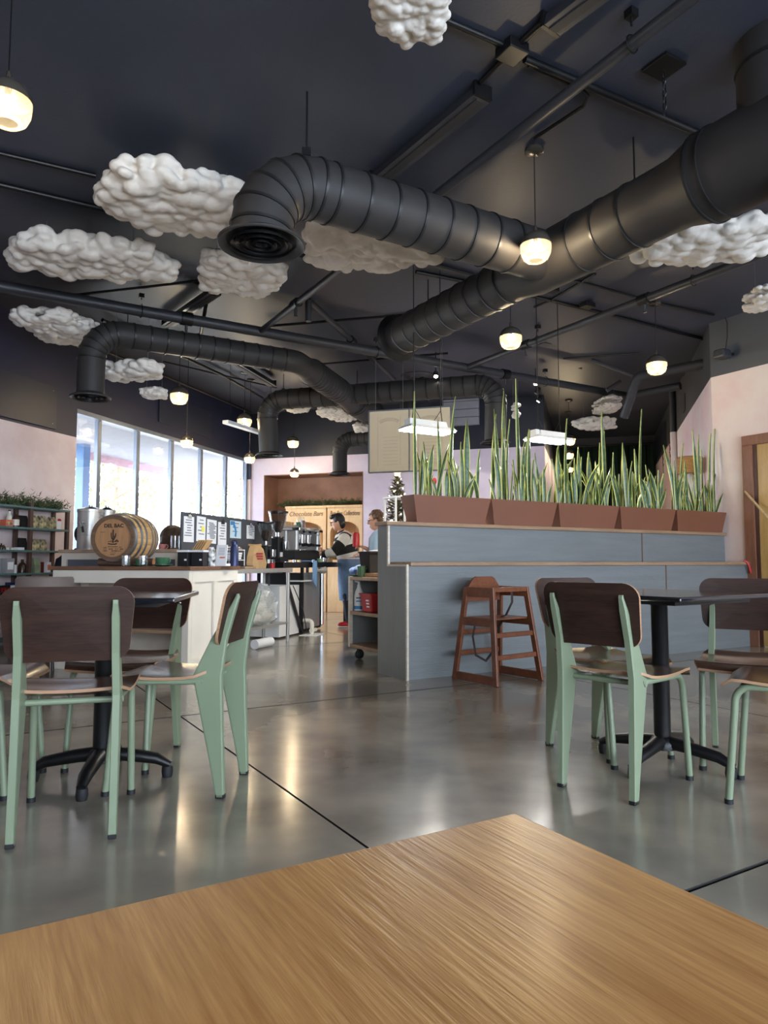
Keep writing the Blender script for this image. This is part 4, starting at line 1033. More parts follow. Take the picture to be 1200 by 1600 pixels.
# ------------------------------------------------------------------ service counter (front left)
KX0, KX1, KY0, KY1, KH = -4.465, -3.135, 5.058, 5.873, .868
ct = thing('service_counter', 'cream painted counter with walnut top carrying the barrel', 'counter', (0, 0, 0), AR)
MB().bx(KX0 - .02, KX1 + .02, KY0 - .02, KY1 + .02, KH - .032, KH).build('worktop', m_ctop, ct, .005)
for a in (KX0, KX1 - .09): MB().bx(a, a + .09, KY0, KY0 + .05, 0, KH - .032).build('stile', m_white, ct, .003)
MB().bx(KX0 + .09, KX1 - .09, KY0, KY0 + .05, KH - .14, KH - .032).build('rail', m_white, ct, .003)
MB().bx(KX0 + .09, KX1 - .09, KY0, KY0 + .05, 0, .10).build('rail', m_white, ct, .003)
MB().bx(KX0, KX1 - .03, KY0 + .42, KY0 + .44, 0, KH - .032).build('inner_back', mat('cream_shade', (196, 186, 172), .6), ct)
MB().bx(KX0 + .03, KX1 - .05, KY0 + .05, KY0 + .42, .32, .345).build('shelf', m_trim, ct)
MB().bx(KX0, KX0 + .03, KY0 + .05, KY1, 0, KH - .032).build('side', m_white, ct)
MB().bx(KX0, KX1 - .03, KY1 - .03, KY1, 0, KH - .032).build('rear', m_white, ct)
MB().bx(KX1 - .045, KX1 - .02, KY0 + .05, KY1, 0, KH - .032).build('side', m_white, ct)
for y0, y1, z0, z1 in ((KY0 + .05, KY1, KH - .13, KH - .032), (KY0 + .05, KY1, 0, .12), (KY0 + .05, KY0 + .09, .12, KH - .13), ((KY0 + KY1) / 2 - .01, (KY0 + KY1) / 2 + .05, .12, KH - .13), (KY1 - .07, KY1, .12, KH - .13)):
    MB().bx(KX1 - .02, KX1, y0, y1, z0, z1).build('panel_moulding', m_white, ct, .003)
# raised back counter
BX0, BX1, BY0, BY1, BH = -5.16, -3.79, 5.96, 6.45, 1.03
bc = thing('back_counter', 'raised white counter with wooden top and slate panels behind the barrel', 'counter', (0, 0, 0), AR)
MB().bx(BX0 - .03, BX1 + .02, BY0 - .02, BY1 + .02, BH - .035, BH).build('worktop', m_ctop2, bc, .005)
MB().bx(BX0, BX1, BY0 + .02, BY1, 0, BH - .035).build('body', m_greypan, bc)
MB().bx(BX0, BX1, BY0, BY0 + .02, BH - .10, BH - .035).build('rail', m_white, bc)
for a in (BX0, (BX0 + BX1) / 2 - .03, BX1 - .06): MB().bx(a, a + .06, BY0, BY0 + .02, 0, BH - .10).build('stile', m_white, bc)
MB().bx(BX1, BX1 + .01, BY0, BY1, 0, BH - .035).build('end_panel', m_white2, bc)

# barrel on logs
def place(x, y, z): return onz(x, y, z)
bp_ = at(175, 860, 6.22); bx_, by_ = bp_.x, 6.22
rb = .198; rbm = .228; BL = .50; bz = KH + .03 + rb + .02
ba = rd(-7)
br = thing('whiskey_barrel', 'oak whiskey barrel with a burnt cactus emblem lying on the counter', 'barrel', (bx_, by_, bz), ba)
MY = Matrix.Rotation(rd(-90), 4, 'X')     # local z of the lathe -> +y
def brad(t): return rb + (rbm - rb) * math.sin(math.pi * t)
ns = 26
for k in range(ns):
    a0, a1 = 2 * math.pi * (k + .02) / ns, 2 * math.pi * (k + .98) / ns
    rings = []
    for i in range(9):
        t = i / 8; r = brad(t); y = BL * t
        rings.append([Vector((r * math.cos(a0), y, r * math.sin(a0))), Vector((r * math.cos((a0 + a1) / 2) * 1.003, y, r * math.sin((a0 + a1) / 2) * 1.003)), Vector((r * math.cos(a1), y, r * math.sin(a1))), Vector(((r - .02) * math.cos(a1), y, (r - .02) * math.sin(a1))), Vector(((r - .02) * math.cos(a0), y, (r - .02) * math.sin(a0)))])
    mb = MB(); mb.loft(rings, sm=False); mb.build('stave', m_stave, br)
for y in (.02, BL - .02):
    mb = MB(); mb.lathe([(rb - .018, y - .005), (.001, y - .005), (.001, y + .005), (rb - .018, y + .005)], seg=40, M=MY, sm=False); mb.build('head', m_barrel, br)
mb = MB(); mb.lathe([(rb - .03, -.001), (rb + .004, -.001), (rb + .006, .02)], seg=40, M=MY, sm=False); mb.lathe([(rb - .03, -.001), (rb - .028, .016)], seg=40, M=MY); mb.build('chime', m_rim, br)
for t0, t1 in ((.03, .10), (.20, .26), (.36, .41), (.60, .65), (.75, .81), (.90, .97)):
    mb = MB(); mb.lathe([(brad(t0) + .001, BL * t0), (brad(t0) + .006, BL * t0), (brad(t1) + .006, BL * t1), (brad(t1) + .001, BL * t1)], seg=40, M=MY); mb.build('hoop', m_hoop, br)
def barrel_text(s, size, x, z, bold=0):
    o = link('lettering', text_mesh(s, size, .001, 0, bold), m_ink, br, 0, (x, .0135, z), 0, (rd(90), 0, 0)); return o
barrel_text('DEL BAC', .046, .004, .105, .0012)
mb = MB()
def stroke(pts, r): mb.tube([(x, .0125, z) for x, z in pts], r, 6)
stroke([(0, -.045), (0, .072)], .0052); stroke([(0, -.015), (-.012, -.005), (-.017, .012), (-.018, .045)], .004); stroke([(0, -.02), (.012, -.01), (.02, .01), (.024, .04)], .004); stroke([(.012, -.01), (.012, .02)], .003)
stroke([(-.045, -.034), (-.02, -.030), (.05, -.034)], .0025); stroke([(.02, -.033), (.034, -.018), (.05, -.033)], .005); stroke([(-.045, -.05), (-.02, -.056), (.02, -.056), (.035, -.05)], .0045)
mb.build('emblem', m_ink, br)
for (x, z, w_, h_) in ((0, -.078, .09, .008), (-.075, -.084, .03, .006), (.07, -.082, .03, .006), (-.075, -.098, .035, .006), (-.02, -.098, .04, .009), (.035, -.098, .03, .006), (.08, -.099, .03, .010), (-.07, -.114, .04, .007), (.01, -.115, .05, .009), (.055, -.115, .04, .006), (0, -.132, .05, .006), (-.005, -.146, .04, .006), (-.10, .05, .05, .004)):
    rr = random.Random(x * 99 + z); mb = MB(); n = max(3, int(w_ / .008))
    for i in range(n): mb.box((x - w_ / 2 + (i + .5) * w_ / n, .0135, z), (w_ / n * rr.uniform(.4, .85), .002, h_ * rr.uniform(.6, 1)))
    mb.build('small_print', m_ink, br)
# cradle logs
for k, (yy, lab) in enumerate(((.10, 'front log propping up the barrel, its cut end showing'), (.40, 'rear log propping up the barrel'))):
    q = Matrix.Translation((bx_, by_, 0)) @ Matrix.Rotation(ba, 4, 'Z')
    mb = MB(); z = KH + .036
    mb.tube([(-.17, yy, 0), (-.05, yy, .0), (.08, yy, .0), (.20, yy, 0)], [.034, .036, .036, .034], 14, mis=[0, 0, 0, 0])
    for i, f in enumerate(mb.f):
        if len(f) > 4: mb.m[i] = 1
    mb.build('cradle_log', [m_bark, m_barrel], None, 0, (bx_, by_, z), ba)
    o = bpy.data.objects[-1] if False else None
for o in [o for o in bpy.data.objects if o.name.startswith('cradle_log')]: tag(o, None, 'log')
_l = [o for o in bpy.data.objects if o.name.startswith('cradle_log')]
_l[0]['label'] = 'front bark-covered log propping up the barrel'; _l[1]['label'] = 'rear bark-covered log propping up the barrel'
# cups and glasses
def glass(p, r, h, label):
    mb = MB(); mb.lathe([(.001, 0), (r * .9, 0), (r, .01), (r, h), (r - .003, h), (r - .004, .014), (.001, .012)], seg=18); return tag(mb.build('drinking_glass', m_glass, None, 0, p), label, 'glass', 'glasses')
def at_r(x, ry, z): p = onplane(x, 879, ru, ry); return Vector((p.x, p.y, z))
glass(at_r(197, KY0 + .10, KH), .037, .09, 'clear straight-sided glass standing before the barrel head')
glass(at_r(224, KY0 + .11, KH), .037, .09, 'clear straight-sided glass in front of a green cup')
def cup(p, r, h, m, label, rz=0, saucer=True):
    t = thing('coffee_cup', label, 'cup', p, rz)
    z0 = .012 if saucer else 0
    mb = MB(); mb.lathe([(.001, z0), (r * .55, z0), (r * .8, z0 + h * .3), (r, z0 + h), (r - .004, z0 + h), (r * .72, z0 + h * .3), (.001, z0 + .008)], seg=20); mb.build('bowl', m, t)
    mb = MB(); mb.tube([(r * .85 + .022 * math.sin(a), 0, z0 + h * .55 + .02 * math.cos(a)) for a in [i * math.pi / 7 for i in range(8)]], .005, 6); mb.build('handle', m, t)
    if saucer:
        mb = MB(); mb.lathe([(.001, 0), (r * .8, 0), (r * 1.5, .014), (r * 1.5, .017), (r * .8, .006), (.001, .006)], seg=24); mb.build('saucer', m, t)
cup(at_r(218, KY0 + .24, KH), .042, .05, m_ceramic, 'green cup and saucer partly behind a clear glass')
cup(at_r(254, KY0 + .12, KH), .06, .062, m_ceramic, 'wide green cup and saucer right of the barrel', -.3)
cup(at_r(253, BY0 + .12, BH), .04, .05, m_pinkc, 'small pink cup on the raised back counter', 0, False)
glass(at_r(273, BY0 + .14, BH), .04, .13, 'tall clear glass beside the pink cup')
# steel urns
def urn(p, r, h, label, tap=True):
    t = thing('coffee_urn', label, 'urn', p, AR)
    mb = MB(); mb.lathe([(r, 0), (r, .02), (r * .98, .024), (r * .98, h * .35), (r, h * .355), (r, h * .37), (r * .98, h * .375), (r * .98, h - .03), (r * 1.03, h - .028), (r * 1.03, h), (r * .95, h + .004)], seg=28, caps=True); mb.build('body', m_steel, t)
    mb = MB(); mb.lathe([(r * .95, h), (r * .7, h + .012), (r * .3, h + .03), (.02, h + .034), (.02, h + .05), (.001, h + .05)], seg=24); mb.build('lid', m_chrome, t)
    for s in (-1, 1):
        mb = MB(); mb.tube(round_path([(s * r, 0, h * .62), (s * (r + .03), 0, h * .62), (s * (r + .03), 0, h * .85), (s * r, 0, h * .85)], .015, 3), .006, 6); mb.build('handle', m_chrome, t)
    if tap:
        mb = MB(); mb.tube([(.02, -r, h * .66), (.03, -r - .05, h * .66), (.05, -r - .05, h * .55)], [.016, .016, .012], 8); mb.build('tap', m_chrome, t)
        mb = MB(); mb.tube([(.05, -r - .05, h * .56), (.062, -r - .05, h * .42)], .012, 8); mb.build('tap_handle', m_blackm, t)
urn(at_r(139, BY0 + .20, BH), .125, .415, 'tall brushed steel coffee urn with tap behind the barrel')
urn(at_r(165, BY0 + .40, BH), .085, .42, 'second slimmer steel canister right behind the coffee urn', False)

# ------------------------------------------------------------------ retail shelf on the left wall
SX0, SX1 = WX + .02, WX + .26
sh = thing('retail_shelf', 'open retail shelf with teal boards and dark wooden posts', 'shelf', (0, 0, 0), AR)
sy = [5.27, 5.84, 6.41, 6.98]; sz = [1.515, 1.285, 1.035, .785, .555, .32, .09]
for y in sy:
    for x in (SX0 + .02, SX1 - .02): MB().box((x, y, (1.56 if y == 6.41 and x > WX + .1 else 1.515) / 2), (.035, .045, 1.56 if y == 6.41 and x > WX + .1 else 1.515)).build('post', m_post, sh, .002)
for z in sz: MB().bx(SX0, SX1 + .005, sy[0] - .02, sy[-1] + .02, z - .022, z).build('board', m_teal, sh, .002)
def garland(a, b, width, h, n, seed, label, m=m_needle):
    rnd = random.Random(seed); vs, fs = [], []
    a, b = Vector(a), Vector(b); ax = (b - a); nx = Vector((-ax.y, ax.x, 0)).normalized()
    for k in range(n):
        t = rnd.random(); c = a + ax * t + nx * rnd.gauss(0, width * .3) + Vector((0, 0, abs(rnd.gauss(0, h * .35))))
        d = Vector((rnd.gauss(0, 1), rnd.gauss(0, 1), abs(rnd.gauss(.5, .8)))).normalized(); L = rnd.uniform(.05, .13)
        s = d.orthogonal().normalized() * .006; s2 = d.cross(s).normalized() * .006
        o = len(vs)
        for j in range(4):
            p = c + d * L * j / 3
            u = (s * math.cos(j) + s2 * math.sin(j)).normalized()
            e = d * .03 + u * .035
            wv = d.cross(u) * .006
            q = len(vs); vs += [p, p + wv, p + e, p - wv]; fs += [(q, q + 1, q + 2, q + 3)]
            q = len(vs); e2 = d * .03 - u * .035; vs += [p, p + wv, p + e2, p - wv]; fs += [(q, q + 1, q + 2, q + 3)]
    mb = MB(); mb.add(vs, fs); return tag(mb.build('evergreen_garland', m), label, 'garland')
garland(R(SX0 + .12, sy[0], 1.515), R(SX0 + .12, sy[-1] - .02, 1.515), .2, .09, 420, 3, 'evergreen garland lying along the top of the retail shelf')
def on_shelf(x, k, dep=.12): 
    p = onplane(x, 879, rv, SX1 - dep); return Vector((p.x, p.y, sz[k]))
def bag(p, w_, h_, d_, m, label, tagm=None, rz=AR + rd(90)):
    t = thing('product_bag', label, 'bag', p, rz)
    def rg(a, b, z): return [Vector((-a / 2, -b / 2, z)), Vector((a / 2, -b / 2, z)), Vector((a / 2, b / 2, z)), Vector((-a / 2, b / 2, z))]
    mb = MB(); mb.loft([rg(w_ * .92, d_, 0), rg(w_, d_ * .95, h_ * .5), rg(w_, d_ * .4, h_ * .88), rg(w_, .006, h_)], sm=False); mb.build('pouch', m, t)
    if tagm: MB().box((0, -d_ * .46, h_ * .42), (w_ * .6, .006, h_ * .4)).build('label', tagm, t)
def carton(p, w_, h_, d_, m, label, m2=None):
    t = thing('product_box', label, 'box', p, AR + rd(90))
    MB().box((0, 0, h_ / 2), (w_, d_, h_)).build('carton', m, t, .002)
    if m2: MB().box((0, -d_ / 2 - .001, h_ * .5), (w_ * .7, .003, h_ * .5)).build('label', m2, t)
def bottle(p, r, h, m, label, lab=None, capm=None):
    t = thing('bottle', label, 'bottle', p)
    mb = MB(); mb.lathe([(.001, 0), (r, 0), (r, h * .58), (r * .8, h * .68), (r * .38, h * .78), (r * .36, h * .93), (.001, h * .93)], seg=18); mb.build('body', m, t)
    mb = MB(); mb.lathe([(r * .42, h * .92), (r * .42, h), (.001, h)], seg=14); mb.build('cap', capm or m_blackm, t)
    if lab: mb = MB(); mb.lathe([(r + .001, h * .12), (r + .001, h * .5)], seg=18); mb.build('label', lab, t)
carton(on_shelf(8, 1), .1, .075, .08, m_orange, 'orange and cream box at the left of the top shelf', m_floral)
bottle(on_shelf(12, 1, .17), .032, .19, m_white, 'tall cream bottle on the top shelf')
bottle(on_shelf(22, 1), .038, .17, m_amberb, 'dark bottle with cream label on the top shelf', m_white)
bag(on_shelf(33, 1, .18), .11, .14, .06, m_blackm, 'black pouch at the back of the top shelf')
bag(on_shelf(50, 1), .07, .15, .06, m_floral, 'narrow floral pouch beside the middle post on the top shelf')
bag(on_shelf(62, 1), .10, .15, .06, m_floral, 'wide floral pouch in the middle of the top shelf bay')
bag(on_shelf(78, 1), .10, .145, .06, m_floral, 'floral pouch right of centre on the top shelf')
t = thing('shelf_tag', 'arched white sign with a dark cap on the top shelf', 'sign', on_shelf(90, 1, .06), AR + rd(90))
mb = MB(); mb.prism([(-.035, 0), (.035, 0), (.035, .10), (.02, .13), (-.02, .13), (-.035, .10)], -.004, .004); mb.build('card', m_paper, t); mb = MB(); mb.prism([(-.033, .10), (.033, .10), (.019, .128), (-.019, .128)], -.008, -.0045); mb.build('cap_band', m_red, t)
for k, (x, h_) in enumerate(((1, .07), (5, .055))): bottle(on_shelf(x, 2), .02, h_, m_amberb, ['taller', 'shorter'][k] + ' little dark jar at the left of the second shelf')
for k, x in enumerate((11, 18)): bottle(on_shelf(x, 2), .02, .035, m_white, 'little white tin on the second shelf, ' + ['left one', 'right one'][k])
carton(on_shelf(29, 2, .08), .09, .03, .06, m_paper, 'flat white box on the second shelf')
bag(on_shelf(33, 2, .19), .11, .14, .05, m_blackm, 'black pouch at the back of the second shelf')
bag(on_shelf(52, 2), .11, .13, .06, m_floral, 'floral pouch left in the second shelf bay')
bag(on_shelf(65, 2), .09, .13, .06, m_floral, 'leaning floral pouch right in the second shelf bay')
carton(on_shelf(2, 3, .16), .13, .16, .1, m_greybox, 'large grey gift box on the third shelf')
carton(on_shelf(13, 3, .07), .11, .16, .06, m_greybox, 'pale box with a printed panel on the third shelf', m_paper)
carton(on_shelf(23, 3, .06), .055, .09, .01, m_paper, 'small white price card on the third shelf')
bottle(on_shelf(35, 3, .17), .04, .15, m_amberb, 'dark bottle beside the middle post on the third shelf')
bag(on_shelf(50, 3), .08, .16, .06, m_olive, 'gold-edged glass flask on the third shelf', m_amberb)
bag(on_shelf(56, 3, .08), .09, .17, .06, m_olive, 'shiny green pouch on the third shelf')
carton(on_shelf(68, 3), .04, .12, .05, mat('dark_red_card', (122, 44, 40), .6), 'dark red slim box on the third shelf', m_paper)
carton(on_shelf(74, 3, .08), .065, .12, .05, m_paper, 'white box with orange print on the third shelf', m_orange)
for k, x in enumerate((2, 7, 12)): carton(on_shelf(x, 4), .04, .10, .05, m_blackm, 'slim dark box, ' + ['first', 'second', 'third'][k] + ' from the left on the low shelf', m_red)
carton(on_shelf(21, 4, .16), .16, .13, .05, m_bottle, 'blue and white poster box on the low shelf', m_paper)
t = thing('skull_ornament', 'round white ornament on the low shelf', 'ornament', on_shelf(36, 4)); mb = MB(); mb.ball((0, 0, .055), (.045, .05, .055), 14, 10); mb.box((0, -.02, .02), (.05, .04, .04)); mb.build('body', m_paper, t)
# round-backed chair beside the counter
p = at_r(77, 5.05, 0)
t = thing('bucket_chair', 'grey rounded chair back peeking out beside the counter', 'chair', p, 0)
mb = MB(); mb.lathe([(.20, .42), (.24, .46), (.26, .6), (.255, .76), (.24, .78), (.225, .76), (.22, .6), (.18, .48), (.001, .46)], seg=24); mb.build('shell', mat('taupe_shell', (120, 108, 102), .6), t)
for a in range(4): mb = MB(); q = a * math.pi / 2 + .7; mb.tube([(.12 * math.cos(q), .12 * math.sin(q), .43), (.2 * math.cos(q), .2 * math.sin(q), 0)], .014, 8); mb.build('leg', m_black, t)

# ------------------------------------------------------------------ order board and its papers
OX = -3.765; oy0, oy1 = ry_px(283, OX), ry_px(424, OX)
ob = thing('order_board', 'charcoal pin board below the windows hung with papers', 'board', R(OX, oy0, .84), AR)
MB().bx(-.02, 0, 0, oy1 - oy0, 0, .545).build('board', m_dgrey, ob, .003)
for y in (.05, oy1 - oy0 - .05): MB().bx(-.018, -.002, y - .02, y + .02, -.84, 0).build('leg', m_dgrey, ob)
def board_item(nm, x0, x1, ya, yb, m, label, clipm=None, lines=0, tilt=0.0):
    pa, pb = onplane((x0 + x1) / 2, ya, rv, OX), onplane((x0 + x1) / 2, yb, rv, OX)
    y0, y1 = ry_px(x0, OX), ry_px(x1, OX); w_ = y1 - y0; h_ = pa.z - pb.z
    t = thing(nm, label, 'paper', R(OX + .006, (y0 + y1) / 2, pb.z), AR + rd(90))
    rt = Matrix.Rotation(tilt, 4, 'Y')
    MB().box((0, 0, h_ / 2), (w_, .004, h_), M=rt).build('sheet', m, t, .0)
    if clipm: mb = MB(); mb.box((0, -.008, h_ - .005), (w_ * .3, .014, .03), M=rt); mb.tube([(.015 * math.cos(a), -.01, h_ + .015 + .015 * math.sin(a)) for a in [i * math.pi / 5 for i in range(11)]], .004, 5); mb.build('clip', clipm, t)
    rr = random.Random(x0)
    for k in range(lines):
        z = h_ * (.86 - .7 * k / max(1, lines)); mb = MB(); L = w_ * rr.uniform(.35, .75); mb.box((rr.uniform(-.1, .1) * w_, -.003, z), (L, .002, .008), M=rt); mb.build('writing', m_greypan, t)
    return t, w_, h_
board_item('clipboard', 285, 301, 807, 847, m_paper, 'white rounded clipboard, leftmost on the order board', m_chrome, 7)
t, w_, h_ = board_item('paper_sheet', 305, 319, 807, 846, m_paper, 'paper with a yellow note on the order board', None, 5, rd(1.5)); MB().box((w_ * .2, -.004, h_ * .5), (w_ * .32, .002, h_ * .24)).build('sticky_note', m_yellown, t)
board_item('paper_sheet', 321, 336, 812, 849, m_paper, 'closely written paper in the middle of the order board', None, 12, rd(2))
board_item('clipboard', 339, 352, 816, 852, m_paper, 'clipboard with a black bulldog clip on the order board', m_blackm, 6)
t, w_, h_ = board_item('poster', 358, 375, 814, 841, mat('pale_poster', (206, 226, 236), .6), 'white and blue printed poster on the order board', None, 3)
mb = MB(); mb.lathe([(.001, -.006), (.07, -.006)], (0, 0, 0), 20); 
mb = MB(); mb.tube([(-w_ * .42 + .10 * math.cos(a), -.004, .06 + .10 * math.sin(a)) for a in [rd(-25 + i * 12) for i in range(8)]], .02, 6, flat=.2); mb.box((-w_ * .3, -.004, h_ * .86), (w_ * .36, .003, h_ * .22)); mb.build('blue_swoosh', m_posterblue, t)
board_item('clipboard', 384, 396, 821, 842, m_paper, 'small clipboard at the right end of the order board', m_chrome, 5)

# ------------------------------------------------------------------ things on the counter end
def box_at(nm, x0, x1, y0, y1, d, depth, m, label, cat, bevel=.004, rz=AR, extra=None):
    a, b = at(x0, y1, d), at(x1, y0, d)
    t = thing(nm, label, cat, Vector(((a.x + b.x) / 2, d + depth / 2, min(a.z, b.z))), rz)
    W, H = (b.x - a.x), abs(b.z - a.z)
    MB().box((0, 0, H / 2), (W, depth, H)).build('body', m, t, bevel); return t, W, H
for k, (x0, x1) in enumerate(((282, 300), (303, 324))):
    pp_ = at((x0 + x1) / 2, 879, 6.12); t = thing('knock_box', ['left', 'right'][k] + ' of two black boxes with white lids at the counter end', 'box', Vector((pp_.x, pp_.y, KH)), AR)
    W = (x1 - x0) / F * 6.1
    MB().box((0, 0, .06), (W, .12, .12)).build('body', m_blackm, t, .004); MB().box((0, 0, .129), (W + .012, .13, .018)).build('lid', m_white2, t, .004)
    MB().box((W * .3, -.062, .055), (.02, .006, .015)).build('label', m_paper, t)
bottle(at_r(301, KY0 + .45, KH), .018, .11, m_ceramic, 'slim dark green bottle between the two black boxes')
mb = MB(); mb.lathe([(.001, 0), (.034, 0), (.036, .12), (.028, .15), (.022, .155), (.022, .165), (.001, .165)], seg=16); tag(mb.build('spotted_canister', mat('spotted_print', (24, 24, 26), .4, rgb2=(220, 220, 220), scale=34, detail=0), None, 0, at_r(330, KY0 + .42, KH)), 'black and white patterned flask on the counter', 'flask')
p = at_r(346, KY0 + .50, KH); t = thing('menu_stand', 'white printed menu card in a tilted stand', 'sign', p, AR)
MB().box((0, 0, .093), (.105, .008, .185), rot=Matrix.Rotation(rd(-8), 4, 'X')).build('card', m_paper, t); MB().box((0, .03, .012), (.10, .08, .02)).build('foot', m_white2, t); MB().box((.012, -.008, .075), (.05, .004, .012), rot=Matrix.Rotation(rd(-8), 4, 'X')).build('print', m_orange, t)
for k in range(5): MB().box((0, -.004 - .0016 * (4 - k) * 0 + (.02 * k - .02) * .14, .10 + .014 * k), (.06, .003, .004), rot=Matrix.Rotation(rd(-8), 4, 'X')).build('print', m_greybox, t)
t = thing('water_bottle', 'navy metal water bottle with a carry loop', 'bottle', at_r(366, KY0 + .62, KH)); mb = MB(); mb.lathe([(.001, 0), (.037, 0), (.037, .16), (.026, .19), (.001, .19)], seg=18); mb.build('body', m_bottle, t); mb = MB(); mb.lathe([(.026, .19), (.026, .215), (.001, .217)], seg=14); mb.build('cap', m_bottle, t); mb = MB(); mb.tube([(.028 * math.cos(a), 0, .205 + .022 * math.sin(a)) for a in [i * math.pi / 6 for i in range(7)]], .005, 6); mb.build('loop', m_bottle, t)
t = thing('takeaway_sleeve_stack', 'leaning stack of cardboard cup sleeves behind the black boxes', 'cup sleeves', Vector((pp_.x, pp_.y, KH + .139)), AR)
for k in range(5): MB().box((-.04 + k * .022, .02, .044), (.006, .08, .1), rot=Matrix.Rotation(rd(35), 4, 'Y')).build('sleeve', m_kraft, t)

# ------------------------------------------------------------------ steel prep table and what is on it
TX0, TX1, TY0, TY1, TH = -3.745, -3.36, 5.95, 7.62, .835
pt = thing('prep_table', 'stainless steel prep table with open lower shelf', 'table', (0, 0, 0), AR)
MB().bx(TX0, TX1, TY0, TY1, TH - .045, TH).build('top', m_steel, pt, .004)
MB().bx(TX0 + .03, TX1 - .03, TY0 + .03, TY1 - .03, .20, .22).build('undershelf', m_steel, pt)
for x in (TX0 + .04, TX1 - .04):
    for y in (TY0 + .04, TY1 - .04): mb = MB(); mb.cyl((x, y, 0), (x, y, TH - .045), .02, seg=12); mb.build('leg', m_steel, pt)
t = thing('plastic_bag', 'large clear plastic bag of supplies under the steel table', 'bag', R(-3.56, 7.12, .222), AR)
rng = np.random.default_rng(5); mb = MB(); rings = []
for k, (r, z) in enumerate(((.15, 0), (.19, .05), (.21, .14), (.20, .24), (.19, .31), (.13, .37), (.10, .42), (.03, .44))): rings.append([Vector(((r * .95 + rng.uniform(-.035, .035)) * math.cos(a), (r * 1.7 + rng.uniform(-.05, .05)) * math.sin(a), max(0, z + rng.uniform(-.02, .02)))) for a in [i * math.pi / 8 for i in range(16)]])
mb.loft(rings, sm=False); mb.build('film', m_plastic, t)
for (x, y, z, r, l) in ((.02, -.18, .07, .055, .2), (.04, .05, .08, .06, .18), (-.02, .16, .09, .07, .1), (.0, -.05, .2, .05, .22), (.03, -.15, .29, .04, .25)):
    mb = MB(); mb.cyl((x, y - l / 2, z), (x + .03, y + l / 2, z), r, seg=14); mb.build('paper_roll', m_white, t)
mb = MB(); mb.tube([(0, 0, 0), (.03, .32, 0)], .05, 14); tag(mb.build('paper_roll', m_white2, None, 0, R(-3.40, 6.75, .052), AR), 'white paper roll lying on the floor under the steel table', 'roll')
# paper bag, cup, bits
t = thing('paper_bag', 'crumpled brown paper bag with red print on the steel table', 'bag', R(-3.54, 7.05, TH), AR + rd(20))
def rg(a, b, z, j=0, dx=0): return [Vector((dx + s1 * a / 2 * (1 + .06 * math.sin(j + s1)), s2 * b / 2, z + .01 * math.sin(j * 2 + s1 * s2))) for s1, s2 in ((-1, -1), (-.3, -1.12), (.3, -.95), (1, -1), (1, 1), (.3, 1.1), (-.3, .95), (-1, 1))]
mb = MB(); mb.loft([rg(.19, .11, 0), rg(.20, .12, .05, 1), rg(.18, .11, .14, 2), rg(.15, .08, .2, 3), rg(.12, .04, .235, 4, -.01), rg(.15, .05, .265, 5, -.02)], sm=False); mb.build('sack', m_kraft, t)
for k in range(3): 
    mb = MB(); mb.box((.04, -.062 + k * .004, .16 - k * .028), (.07, .006, .018)); mb.build('print', m_red, t)
t = thing('sauce_cup', 'small clear cup with red contents beside the paper bag', 'cup', R(-3.46, 7.28, TH)); mb = MB(); mb.lathe([(.001, 0), (.026, 0), (.03, .06), (.001, .06)], seg=14); mb.build('contents', m_red, t); mb = MB(); mb.lathe([(.03, .055), (.031, .1), (.029, .1)], seg=14); mb.build('rim', m_glass, t)
mb = MB(); mb.lathe([(.001, 0), (.025, 0), (.03, .07), (.028, .07), (.023, .006)], seg=14); tag(mb.build('paper_cup', m_paper, None, 0, R(-3.55, 7.20, TH)), 'small white paper cup between paper bag and red cup', 'cup')
mb = MB(); mb.lathe([(.001, 0), (.025, 0), (.032, .08), (.03, .08), (.023, .006)], seg=14); tag(mb.build('paper_cup', m_paper, None, 0, R(-3.60, 6.1, TH)), 'white paper cup beside the navy water bottle', 'cup')
t = thing('wire_rack', 'white wire rack stacked with papers on the steel table', 'rack', R(-3.62, 6.62, TH), AR + rd(90))
for x in (-.13, .13):
    for y in (-.09, .09): mb = MB(); mb.cyl((x, y, 0), (x, y, .2), .005, seg=6); mb.build('upright', m_white2, t)
for z in (.09, .195): MB().box((0, 0, z), (.27, .19, .008)).build('shelf', m_white2, t)
for k in range(3): MB().box((-.02 + .01 * k, 0, .11 + .024 * k), (.2, .16, .02)).build('stack', m_paper, t)
MB().box((0, 0, .208), (.22, .14, .015)).build('tray', m_trim, t); MB().box((0, 0, .222), (.18, .12, .012)).build('notebook', m_paper, t)
t = thing('wooden_tray', 'low wooden tray with papers on the steel table', 'tray', R(-3.46, 6.60, TH), AR); MB().box((0, 0, .012), (.16, .24, .024)).build('base', m_trim, t, .003); MB().box((0, 0, .028), (.12, .2, .006)).build('papers', m_blackm, t)

# ------------------------------------------------------------------ espresso station
EX0, EX1, EY0, EY1, EH = -4.2, -3.52, 7.72, 10.0, .905
et = thing('espresso_table', 'black steel table carrying the espresso machine', 'table', (0, 0, 0), AR)
MB().bx(EX0, EX1, EY0, EY1, EH - .07, EH).build('top', m_black, et, .004)
for x in (EX0 + .05, EX1 - .03):
    for y in (EY0 + .62, EY1 - .05): MB().box((x, y, (EH - .07) / 2), (.035, .035, EH - .07)).build('leg', m_black, et)
mb = MB(); bar_between(mb, R(EX1 - .03, EY0 + .62, .03), R(EX1 - .03, EY0 + .05, EH - .08), .03, .03, rv); b_ = mb.build('brace', m_black, et); b_.rotation_euler = (0, 0, -AR)
MB().bx(EX0 + .05, EX1 - .06, EY0 + .02, EY0 + .6, .02, .62).build('side_cabinet', m_white2, et)
MB().bx(EX1 - .2, EX1 + .02, EY0 + .5, EY0 + .85, .66, .675).build('small_shelf', m_white2, et)
